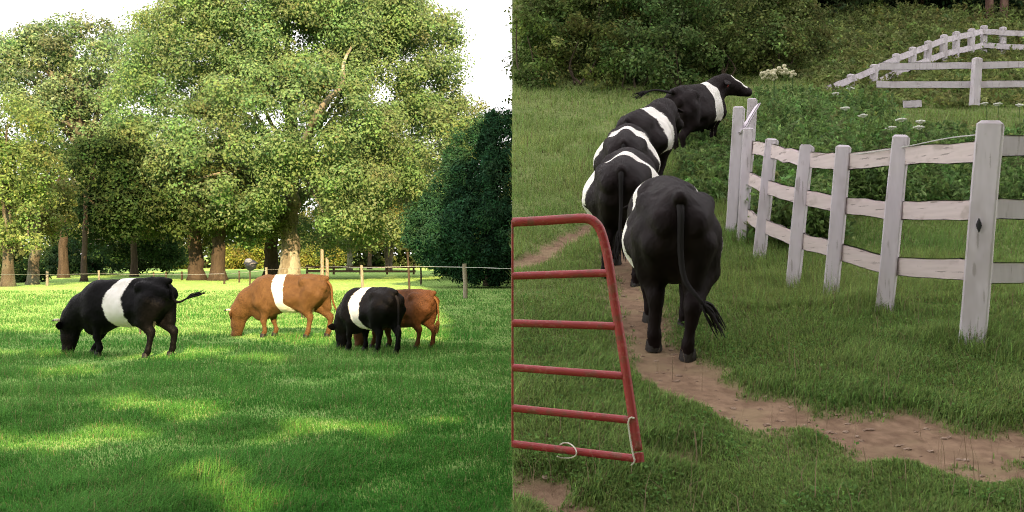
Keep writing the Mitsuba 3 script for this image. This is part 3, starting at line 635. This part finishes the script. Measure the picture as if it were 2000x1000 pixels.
build_cow(k, 'dusk_coat', hill_place(1.15, 10.4, 81), belt_of([(.3, -.30, .36), (.7, -.30, .30), (1.3, -.44, .14)]), [(.55, .13, 0), (.25, -.14, 0)], [(-.50, .16, 0), (-.66, -.14, 0)], walk_neck, walk_head,
          tail=[(-.76, 0, 1.16), (-.85, 0, 1.06), (-.86, 0, .80), (-.89, .01, .5)], horns=False, hump=-.05, ridge=.03, fat=1.14, hips=.88, belly=.49)
k = tag(numbered('herd_cow'), 'black belted cow in the middle of the file with broken white belt', 'cow')
build_cow(k, 'dusk_coat', hill_place(1.50, 13.4, 81), belt_of([(.3, -.16, .40), (.7, -.14, .42), (1.3, -.28, .32)]), [(.55, .13, 0), (.25, -.14, 0)], [(-.40, .16, 0), (-.66, -.16, 0)], walk_neck, walk_head,
          tail=[(-.76, 0, 1.16), (-.85, 0, 1.06), (-.86, 0, .80), (-.89, .01, .5)], horns=False, hump=-.05, ridge=.03, fat=1.14, hips=.88, belly=.49)
k = tag(numbered('herd_cow'), 'black belted cow second from the front of the file', 'cow')
build_cow(k, 'dusk_coat', hill_place(2.08, 16.0, 63), belt_of([(.3, -.16, .36), (.7, -.12, .38), (1.3, -.22, .26)]), [(.55, .13, 0), (.25, -.14, 0)], [(-.40, .16, 0), (-.66, -.16, 0)], [(.58, 0, 1.0), (.80, 0, 1.06), (.94, 0, 1.10)], ((1.04, 0, 1.10), (.75, -.2, -.6)),
          tail=[(-.76, 0, 1.16), (-.85, 0, 1.06), (-.86, 0, .80), (-.89, .01, .5)], horns=False, hump=-.05, ridge=.03, fat=1.14, hips=.88, belly=.49)
k = tag(numbered('herd_cow'), 'black belted cow leading the file with its head turned to the right', 'cow')
build_cow(k, 'dusk_coat', hill_place(3.40, 19.0, 50), belt_of([(.3, .22, .44), (.7, .22, .44), (1.3, .20, .42)]), [(.50, .13, 0), (.30, -.14, 0)], [(-.40, .16, 0), (-.66, -.16, 0)], [(.56, 0, 1.02), (.72, -.05, 1.10), (.82, -.12, 1.18)], ((.87, -.17, 1.22), (.42, -.80, -.42)),
          tail=[(-.78, 0, 1.17), (-.90, .05, 1.20), (-1.06, .2, 1.24), (-1.18, .34, 1.20)], horns=False, hump=.02, belly=.42, face_white=True, tag_ear=True, neck_r=.8)

# ------------------------------------------------------------------ white board fence on the slope
def tilted(u0, v0, u1, v1, y): return at(u0, v0, y), at(u1, v1, y)
FP = [((1899, 677), (1935, 237), 7.3, .175), ((1729, 602), (1760, 264), 8.55, .135), ((1623, 576), (1648, 284), 9.3, .125), ((1548, 566), (1576, 283), 10.0, .125), ((1483, 505), (1508, 271), 11.2, .125), ((1450, 468), (1463, 250), 12.0, .115)]
wfk = tag(numbered('board_fence'), 'white three board fence curving up the slope beside the cow path', 'fence')
for i, (b0, b1, y, w) in enumerate(FP):
    a, b = at(*b0, y), at(*b1, y); a = a - norm(b - a) * .12
    pk = obj('post', square_post(a, b, w, w * .8, -.5, 300 + i), 'post_paint', wfk, smooth=25, label='thick corner post with a dark knot' if i == 0 else None)
    if i == 0:
        e = trimesh.creation.icosphere(2, 1.0); ev = np.array(e.vertices) * [.022, .01, .052]; ev[:, 0] *= 1 - .6 * np.abs(ev[:, 2]) / .052
        obj('knot', trimesh.Trimesh(ev + at(1912, 440, y - w * .47), e.faces), 'knot_look', pk, smooth=True)
RAILS = [[(1915, 296), (1752, 306), (1640, 317), (1570, 311), (1500, 293), (1466, 286)],
         [(1910, 410), (1748, 412), (1636, 398), (1562, 384), (1494, 364), (1458, 346)],
         [(1906, 528), (1740, 520), (1630, 488), (1556, 467), (1490, 440), (1455, 418)]]
for ri, row in enumerate(RAILS):
    for i in range(5):
        y0, y1 = FP[i][2] + .09, FP[i + 1][2] + .09
        obj('rail', board(at(*row[i], y0), at(*row[i + 1], y1 - .003), .155 - .0 * ri, .028, (-.9, -.5, 0), 40 * ri + i), 'rail_paint', wfk)
for v, v2 in ((286, 282), (409, 406), (533, 530)):
    obj('rail', board(at(1918, v, 7.42), at(2120, v2, 7.9), .155, .028, (-.2, -1, 0), v), 'post_paint', wfk, label='board running right from the corner post')
obj('wire', tube(spline([at(1925, 262, 7.25), at(1850, 270, 7.8), at(1760, 288, 8.5), at(1640, 306, 9.4)], 16), .005, 5), 'wire_look', wfk)
cf = tag(numbered('corner_fence'), 'white splintered end posts where the fence turns uphill behind the curve', 'fence')
for b0, b1, y, w in (((1427, 462), (1444, 208), 12.6, .135), ((1462, 300), (1470, 192), 13.6, .12)):
    a, b = at(*b0, y), at(*b1, y); obj('post', square_post(a - [0, 0, .1], b, w, w * .8, -.4, 70), 'post_paint', cf, smooth=25)
obj('board', board(at(1449, 256, 12.5), at(1479, 206, 13.4), .11, .028, (-.7, -.6, .2), 72), 'post_paint', cf, label='splintered white board end slanting between the posts')

mf = tag(numbered('middle_fence'), 'white fence with two boards and one post standing in the weeds at the upper right', 'fence')
ym = 22.0
obj('post', square_post(at(1903, 206, ym), at(1909, 113, ym), .17, .15, .2, 90), 'post_paint', mf, smooth=25)
for seg in (((1718, 130), (1906, 128)), ((1906, 128), (2060, 124)), ((1712, 165), (1906, 165)), ((1906, 165), (2060, 163))):
    obj('board', board(at(*seg[0], ym + .1), at(*seg[1], ym + .1), .16, .03, (-.1, -1, 0), seg[0][0]), 'post_paint', mf)
obj('board', board(at(1764, 204, ym - .3), at(1800, 202, ym - .3), .16, .03, (-.1, -1, 0), 93), 'post_paint', mf, label='short piece of low board showing among weeds')

bf = tag(numbered('back_fence'), 'white fence climbing diagonally along the top of the slope at the upper right', 'fence')
BP = [(1615, 170, 25.0), (1660, 152, 25.5), (1705, 133, 26.0), (1748, 112, 26.5), (1781, 99, 27.0), (1811, 87, 27.5), (1842, 75, 28), (1866, 69, 28.4), (1896, 63, 28.8), (1920, 57, 29.3), (1957, 60, 29.3), (2010, 62, 29.3)]
for i, (u, v, y) in enumerate(BP):
    if i: obj('post', square_post(at(u, v + 46, y), at(u + 2, v - 7, y), .16, .14, .2, 100 + i), 'post_paint', bf, smooth=25)
for off in (4, 31):
    for i in range(len(BP) - 1):
        if off == 31 and i < 2: continue
        (u0, v0, y0), (u1, v1, y1) = BP[i], BP[i + 1]
        obj('board', board(at(u0, v0 + off, y0 - .1), at(u1, v1 + off, y1 - .103), .17, .03, (.2, -1, 0), 120 + i + off), 'post_paint', bf)

# ------------------------------------------------------------------ red gate
g = tag(numbered('tube_gate'), 'red tubular metal gate standing open at the left of the slope', 'gate')
gy0, gy1 = 4.95, 4.75
gp = lambda u, v: at(u, v, gy0 + (gy1 - gy0) * (u - 1000) / 250)
top = spline([gp(1002.5, 434), gp(1060, 431), gp(1120, 427), gp(1146, 427), gp(1160, 433), gp(1172, 448), gp(1182, 480), gp(1190, 520), gp(1202, 600), gp(1217, 690), gp(1232, 790), gp(1246, 880)], 60)
obj('frame', tube(top, .0225, 12), 'gate_paint', g, smooth=True)
obj('frame', tube([gp(1247, 885), gp(1249, 902)], .0235, 12), 'gate_paint', g, smooth=40)
for a, b in (((1002.5, 539), (1188, 533)), ((1002.5, 631), (1202, 637)), ((1002.5, 718), (1216, 734)), ((1002.5, 797), (1236, 821)), ((1002.5, 867), (1246, 896))):
    obj('bar', tube(np.linspace(gp(*a), gp(*b), 5), .0185, 12), 'gate_paint', g, smooth=40)
obj('frame', tube(np.linspace(gp(1001, 430), gp(1001, 872), 5), .006, 10), 'gate_paint', g, smooth=True)
tw = obj('twine', tube(spline([gp(1238, 815) - [0, .03, 0], gp(1230, 814) - [0, .03, 0], gp(1226, 824) - [0, .03, 0], gp(1229, 850) - [0, .025, 0], gp(1235, 885) - [0, .03, 0], gp(1238, 898) - [0, .03, 0], gp(1233, 908) - [0, .01, 0]], 30), .0045, 6), 'twine_look', smooth=True)
tag(tw, 'pale twine hanging down at the lower right corner of the red gate', 'twine')
loop = [gp(1105 + 20 * math.cos(a), 881 + 15 * math.sin(a)) + [0, -.03 * math.cos(a * 2) - .015, 0] for a in np.linspace(-2.2, 2.6, 14)]
tw = obj('twine', tube(spline(loop, 40), .0035, 6), 'twine_look', smooth=True)
tag(tw, 'loop of pale twine tied round the lowest bar of the red gate', 'twine')

# ------------------------------------------------------------------ thicket and upper slope
RIGHT = lambda C: C[:, 0] > .12
def on_hill(u, y, rz, up=.35): 
    x = (u - 1000) / F * y
    return np.array([x, y, hill_h(x, y) + rz * up])
def thick(u, y, ru, rv, dy=0):
    c = on_hill(u, y + dy, rv / F * y); return (c, (ru / F * y, ru / F * y * .8, rv / F * y))
TH = [('thicket_bush', 'dark bush of the thicket at the seam of the slope, leftmost', [(1030, 26.6, 90, 110), (1010, 27.6, 70, 170), (1080, 28, 80, 170)], (.10, .145, .045)),
      ('thicket_bush', 'bush of the thicket with yellowish top, second from the left', [(1130, 26.2, 90, 110), (1170, 27.6, 90, 170), (1090, 28.8, 90, 200)], (.15, .18, .055)),
      ('thicket_bush', 'deep green bush of the thicket above the middle of the file of cows', [(1240, 25.6, 80, 100), (1270, 27, 90, 160), (1210, 28.5, 90, 200)], (.095, .145, .05)),
      ('thicket_bush', 'dark bush of the thicket hanging low behind the second cow from the front', [(1320, 25.9, 70, 90), (1340, 27.2, 90, 150), (1300, 28.8, 100, 200)], (.10, .145, .05)),
      ('thicket_bush', 'bush of the thicket above the leading cow', [(1410, 26.4, 70, 80), (1420, 27.8, 90, 150), (1460, 29, 90, 180)], (.13, .17, .055)),
      ('thicket_bush', 'rounded bush at the right end of the thicket', [(1520, 27.2, 60, 80), (1500, 28.4, 90, 120), (1560, 29, 55, 100)], (.15, .19, .065)),
      ]
for i, (nm, lab, bl, base) in enumerate(TH):
    blobs = [thick(*b) for b in bl]
    x0, y0 = blobs[0][0][:2]
    shrub(nm, lab, 'bush', blobs, 190, 90, .36, .105, base, 200 + i, 'bushes of the thicket', np.array([x0, y0, hill_h(x0, y0)]), keep=RIGHT, var=.40)
TT = [('edge_tree', 'dark leafed tree at the top of the slope, left of the reddish trunk', [(1700, 34.5, 130, 80), (1800, 35, 110, 90), (1640, 35, 90, 70)], (1770, 34.8), (.028, .045, .02)),
      ('edge_tree', 'dark leafed tree with two reddish trunks in the upper right corner', [(1900, 34.5, 100, 90), (1990, 34, 90, 120), (1860, 35, 70, 70)], (1932, 33.2), (.026, .045, .022))]
for i, (nm, lab, bl, (tu, ty), base) in enumerate(TT):
    t = tag(numbered(nm), lab, 'tree'); x = (tu - 1000) / F * ty; z0 = float(hill_h(x, ty))
    scene_key = 'redbark_look'
    for dx in (0, .45):
        obj('trunk', tube(spline([[x + dx, ty, z0 - .1], [x + dx * 1.2, ty, z0 + 1.5], [x + dx * 1.5 + .1, ty + .2, z0 + 4]], 10), np.linspace(.14, .09, 10), 9, bump=.15), 'redbark_look', t, smooth=True)
    crown(t, 'crown', [(on_hill(u, y, rv / F * y, .8), (ru / F * y, 1.6, rv / F * y)) for u, y, ru, rv in bl], 160, 90, .5, .14, base, 230 + i, var=.3)
matte('redbark_look', proc(lambda p, n, uv: mix((.10, .055, .045), (.26, .16, .13), fbm(p.x * 12, p.y * 12, p.z * 2, 3))), .9, .1)
# green wall of wood further up behind the thicket
r = np.random.default_rng(260)
uw = [( np.array([x, y, float(hill_h(x, y)) + 2.2]), (2.2, 1.6, 3.2)) for y in (33.5, 37) for x in np.arange(2.2, 26, 2.6)]
uw = [b for b in uw if b[0][0] / b[0][1] * F + 1000 < 1620 or b[0][1] > 36]
P, N, col, s = crown_leaves(uw, 900, 90, .6, .17, (.085, .12, .05), r, keep=RIGHT, var=.3)
m, c = leaf_mesh(P, N, s, col, .6, r)
kind(obj('upper_wood', m, 'leaf_look', color=c), 'stuff', 'mass of green wood behind the thicket along the top of the slope', 'wood')

# tall weeds between the fences
r = np.random.default_rng(270)
def weed_mesh(xy, hgt, leaf, base, per, r, spread=.13):
    n = len(xy); z = hill(xy[:, 0], xy[:, 1]); lean = r.normal(0, .12, (n, 1, 2))
    t = r.uniform(.12, 1, (n, per)) ** .8
    P = np.stack([xy[:, :1] + lean[..., 0] * t * hgt[:, None] + r.normal(0, spread, (n, per)) * (1.1 - t), xy[:, 1:] + lean[..., 1] * t * hgt[:, None] + r.normal(0, spread, (n, per)) * (1.1 - t), z[:, None] + t * hgt[:, None]], -1)
    N = norm(r.normal(size=P.shape) * .8 + [0, -.2, .5])
    ct = tints(n, base, .2, .08, r)
    col = np.clip(ct[:, None] * np.exp(r.normal(0, .25, (n, per, 1))), .003, .9)
    lm, lc = leaf_mesh(P.reshape(-1, 3), N.reshape(-1, 3), r.uniform(.6, 1.3, n * per) * leaf, col.reshape(-1, 3), .38, r)
    return lm, lc
def in_px(n, u0, u1, y0, y1, r):
    y = np.sqrt(r.uniform(y0 ** 2, y1 ** 2, n)); u = r.uniform(u0, u1, n)
    return np.stack([(u - 1000) / F * y, y], 1)
A = in_px(3000, 1478, 1790, 13.6, 20.5, r); uA = 1000 + A[:, 0] / A[:, 1] * F; A = A[uA < 1790 - (A[:, 1] - 13.6) * 8]
B = in_px(500, 1478, 1610, 20.5, 23.5, r); C_ = in_px(900, 1700, 2050, 14, 20, r); D_ = in_px(700, 1330, 1425, 14.5, 22, r); E_ = in_px(500, 1480, 1640, 11.6, 13.6, r)
xy = np.vstack([A, B, C_, D_, E_]); hg = np.concatenate([r.uniform(.35, .85, len(A)) * (.7 + .8 * meshkit.fbm(np.c_[A * .9, A[:, 0] * 0], 2)), r.uniform(.3, .55, len(B)), r.uniform(.25, .5, len(C_)), r.uniform(.12, .32, len(D_)), r.uniform(.3, .7, len(E_))])
m, c = weed_mesh(xy, hg, .10, (.165, .25, .085), 26, r)
kind(obj('weeds', m, 'leaf_look', color=c), 'stuff', 'patch of tall green weeds growing between the white fences', 'weeds')
S_ = in_px(2600, 1470, 2060, 23.5, 34, r); S_ = S_[(1000 + S_[:, 0] / S_[:, 1] * F) > 1560 + 40 * (S_[:, 1] < 26)]
m, c = weed_mesh(S_, np.where(S_[:, 1] < 29.3, .45, 1) * r.uniform(.15, .55, len(S_)) * (.4 + 1.2 * meshkit.fbm(np.c_[S_ * .5, S_[:, 0] * 0 + 3], 2)), .15, (.20, .24, .085), 14, r, .2)
kind(obj('scrub', m, 'leaf_look', color=c), 'stuff', 'olive scrub and tall grass on the upper slope around the back fence', 'scrub')
# wildflowers: flat white heads on stalks
FL = [(1687, 224, 15.5), (1762, 232, 15.2), (1798, 236, 15.2), (1795, 247, 15.0), (1742, 248, 15), (1925, 201, 19.5), (1949, 202, 19.5), (1990, 204, 19), (1651, 210, 16.5), (1660, 172, 20), (1632, 182, 20)]
FLW = ['white wildflower head left of the others, low in the weed patch', 'white wildflower head just left of the close pair in the weed patch', 'white wildflower head upper one at the right end of the weed patch', 'white wildflower head just under the one at the right end of the weed patch', 'white wildflower head lowest in the weed patch',
       'white wildflower head just right of the middle fence post', 'white wildflower head second to the right of the post of the middle fence', 'white wildflower head at the right picture edge', 'white wildflower head in the upper middle of the weed patch', 'white wildflower head below the left end of the middle fence', 'white wildflower head highest and farthest left in the weeds']
matte('flower_look', rgb(.72, .72, .66), .9, .1)
matte('stalk_look', rgb(.06, .10, .03), .8, .2)
for i, (u, v, y) in enumerate(FL):
    c0 = at(u, v, y); k = tag(numbered('white_wildflower'), FLW[i], 'flower', 'white wildflowers in the weeds')
    d = r.normal(size=(34, 2)) * .03; P = np.stack([c0[0] + d[:, 0], c0[1] + d[:, 1], c0[2] - 2.5 * (d ** 2).sum(1)], 1)
    fm = join([trimesh.creation.icosphere(0, rr_).apply_translation(p) for p, rr_ in zip(P, r.uniform(.010, .018, 34))])
    obj('flower_head', join([fm] + [tube([c0 - [0, 0, .05], p], .003, 4) for p in P]), 'flower_look', k)
    obj('stalk', tube(spline([c0, c0 + [.02, 0, -.3], [c0[0] + .01, c0[1], float(hill_h(c0[0], c0[1]))]], 6), .006, 5), 'stalk_look', k)
matte('plume_look', rgb(.55, .52, .36), .9, .1)
for u, v, w in ((1500, 146, 12), (1528, 144, 20)):
    k = tag(numbered('cream_plume'), 'drooping cream flower plume above the weeds, %s of two' % ('larger right one' if w > 15 else 'smaller left one'), 'flower')
    arc = np.array([at(u + w * math.cos(a), v + 6 - 12 * math.sin(a) * (w / 20), 21) for a in np.linspace(.2, 2.6, 60)])
    fm = join([trimesh.creation.icosphere(0, q).apply_translation(p + r.normal(0, .03, 3)) for p, q in zip(arc, r.uniform(.02, .05, 60))])
    obj('flower_head', join([fm, tube(arc, .02, 5)]), 'plume_look', k)
    b = at(u + w, v + 2, 21); obj('stalk', tube(spline([b, b + [0, 0, -.4], [b[0], b[1], float(hill_h(b[0], b[1]))]], 6), .012, 5), 'stalk_look', k)

# pebbles and clods on the path
r = np.random.default_rng(290); n = 900
y = r.uniform(4.2, 10, n); x = r.uniform(.05, 1, n) * .53 * y; ok = path_mask(x, y) > .5; x, y = x[ok], y[ok]
peb = []
for px_, py_, s_ in zip(x, y, r.uniform(.005, .018, len(x)) ** 1.0):
    e = trimesh.creation.icosphere(1, 1.0); ev = np.array(e.vertices) * (1 + .3 * r.normal(size=(42, 1)) * .5) * [s_ * r.uniform(.8, 1.6), s_, s_ * .6]
    peb.append(trimesh.Trimesh(ev + [px_, py_, float(hill(np.array([px_]), np.array([py_]))[0])], e.faces, process=False))
matte('clod_look', proc(lambda p, n, uv: mix((.16, .10, .07), (.34, .26, .20), noise(p.x * 30, p.y * 30, p.z * 30))), .9, .1)
kind(obj('pebbles', join(peb), 'clod_look'), 'stuff', 'small stones and clods of earth on the trodden path', 'pebbles')
# ------------------------------------------------------------------ grass
def blades(x, y, z, h, w, col, r, seg=2, lean=.5, dirx=None):
    n = len(x); a = r.uniform(0, 2 * np.pi, n) if dirx is None else dirx + r.normal(0, 1.0, n); ln = np.abs(r.normal(lean, .3, n))
    base = np.stack([x, y, z - .005], 1); d = np.stack([np.cos(a), np.sin(a), 0 * a], 1); s = np.stack([-np.sin(a), np.cos(a), 0 * a], 1)
    w_, h_, l_ = w[:, None] / 2, h[:, None], ln[:, None]; up = np.array([0, 0, 1.0])
    tip = base + up * h_ * np.cos(np.minimum(l_, 1.3)) + d * h_ * np.sin(np.minimum(l_, 1.3))
    if seg == 1:
        v = np.stack([base - s * w_, base + s * w_, tip], 1).reshape(-1, 3); i = np.arange(n)[:, None] * 3; f = i + [0, 1, 2]; k = 3
    else:
        mid = base + up * h_ * .55 + d * h_ * l_ * .22
        v = np.stack([base - s * w_, base + s * w_, mid + s * w_ * .8, mid - s * w_ * .8, tip], 1).reshape(-1, 3); i = np.arange(n)[:, None] * 5
        f = np.vstack([i + [0, 1, 2], i + [0, 2, 3], i + [3, 2, 4]]); k = 5
    return v, f, np.repeat(col, k, 0)
def scatter(n, y0, y1, q, side, r, m=.53):
    y = (y0 ** q + r.uniform(0, 1, n) * (y1 ** q - y0 ** q)) ** (1 / q)
    x = r.uniform(0, 1, n) * (m * y + (.3 if side > 0 else 1.6))
    return (x if side > 0 else -x), y
def P2(x, y, s, o=0.0): return np.stack([x * s, y * s, x * 0 + o], -1)

def add_grass(key, groups):
    V, Fs, Cs, o = [], [], [], 0
    for v, f, c in groups: V.append(v); Fs.append(f + o); Cs.append(c); o += len(v)
    return obj(key, (np.vstack(V), np.vstack(Fs)), 'grass_look', color=np.vstack(Cs))

r = np.random.default_rng(300)
groups = []
for n, y0, y1, seg in ((185000, 5.2, 12, 2), (165000, 12, 50, 1)):
    x, y = scatter(n, y0, y1, -.9, -1, r)
    k = meshkit.fbm(P2(x, y, 1.1), 3); k2 = meshkit.fbm(P2(x, y, .35, 4), 3); k3 = meshkit.noise(P2(x, y, 3.0, 8))
    h = (.035 + .30 * np.maximum(k - .25, 0) ** 1.5 + .05 * k3 * (k2 > .5)) * r.uniform(.6, 1.25, n); w = r.uniform(.004, .008, n) * np.maximum(1, y / 9)
    base = np.array([.055, .24, .036]) * (1 - k2)[:, None] * 1.0 + np.array([.16, .32, .08]) * k2[:, None]
    col = base * np.exp(r.normal(0, .22, (n, 1))) * np.exp(r.normal(0, .06, (n, 3)))
    dry = r.uniform(size=n) < .07; col[dry] = np.array([.34, .32, .15]) * r.uniform(.6, 1.2, (dry.sum(), 1))
    groups.append(blades(x, y, 0 * x, h, w, np.clip(col, .003, .8), r, seg, .55, k * 9))
kind(add_grass('grass', groups), 'stuff', 'lush bright green grass of the meadow', 'grass')

r = np.random.default_rng(310)
groups = []
for n, y0, y1, seg in ((230000, 3.9, 9, 2), (170000, 9, 34, 1)):
    x, y = scatter(n, y0, y1, -.9, 1, r)
    x = np.maximum(x, .012)
    pm = path_mask(x, y); ok = r.uniform(size=n) > pm * 1.02; x, y = x[ok], y[ok]; n = len(x)
    k = meshkit.fbm(P2(x, y, 1.6), 3); k2 = meshkit.fbm(P2(x, y, .5, 4), 3); k3 = meshkit.noise(P2(x, y, 5.0, 8))
    fence_d = np.min([np.hypot(x - at(*b0, yy)[0], y - yy) for (b0, b1, yy, w) in FP], 0)
    rough = np.clip((y - 9) / 8, 0, 1) * .8
    h = (.025 + .065 * k ** 1.5 * 1.6 + .06 * k3 * (k2 > .52)) * r.uniform(.5, 1.3, n) * (1 + 1.6 * np.exp(-(fence_d / .35) ** 2) + rough) * (1 - .5 * path_mask(x, y))
    w = r.uniform(.004, .008, n) * np.maximum(1, y / 8)
    base = np.array([.145, .255, .07]) * (1 - k2)[:, None] + np.array([.30, .37, .12]) * k2[:, None]
    col = base * np.exp(r.normal(0, .25, (n, 1))) * np.exp(r.normal(0, .07, (n, 3)))
    dry = r.uniform(size=n) < .05; col[dry] = np.array([.22, .17, .10]) * r.uniform(.5, 1.2, (dry.sum(), 1))
    ln = np.where(x < .25, 0.1, .6)
    groups.append(blades(x, y, hill(x, y), h, w, np.clip(col, .003, .8), r, seg, .55, k * 9))
# clover leaves and dry stalks
n = 26000; x, y = scatter(n, 3.9, 10, -.9, 1, r); k = meshkit.fbm(P2(x, y, 2.2, 3), 3); ok = (k > .5) & (r.uniform(size=n) > path_mask(x, y)) & (x > .05); x, y = x[ok], y[ok]; n = len(x)
(lv, lf), lc = leaf_mesh(np.stack([x, y, hill(x, y) + r.uniform(.01, .07, n)], 1), r.normal(size=(n, 3)) * .5 + [0, 0, 1], r.uniform(.012, .03, n), tints(n, (.12, .22, .06), .25, .06, r), .8, r)
groups.append((lv, lf, lc))
n = 260; x, y = scatter(n, 3.9, 9, -.5, 1, r); x = np.maximum(x, .1); groups.append(blades(x, y, hill(x, y), r.uniform(.12, .3, n), r.uniform(.003, .005, n), np.array([.34, .25, .17]) * r.uniform(.6, 1.1, (n, 1)), r, 2, .4))
kind(add_grass('grass', groups), 'stuff', 'olive green rough grass covering the slope beside the path', 'grass')
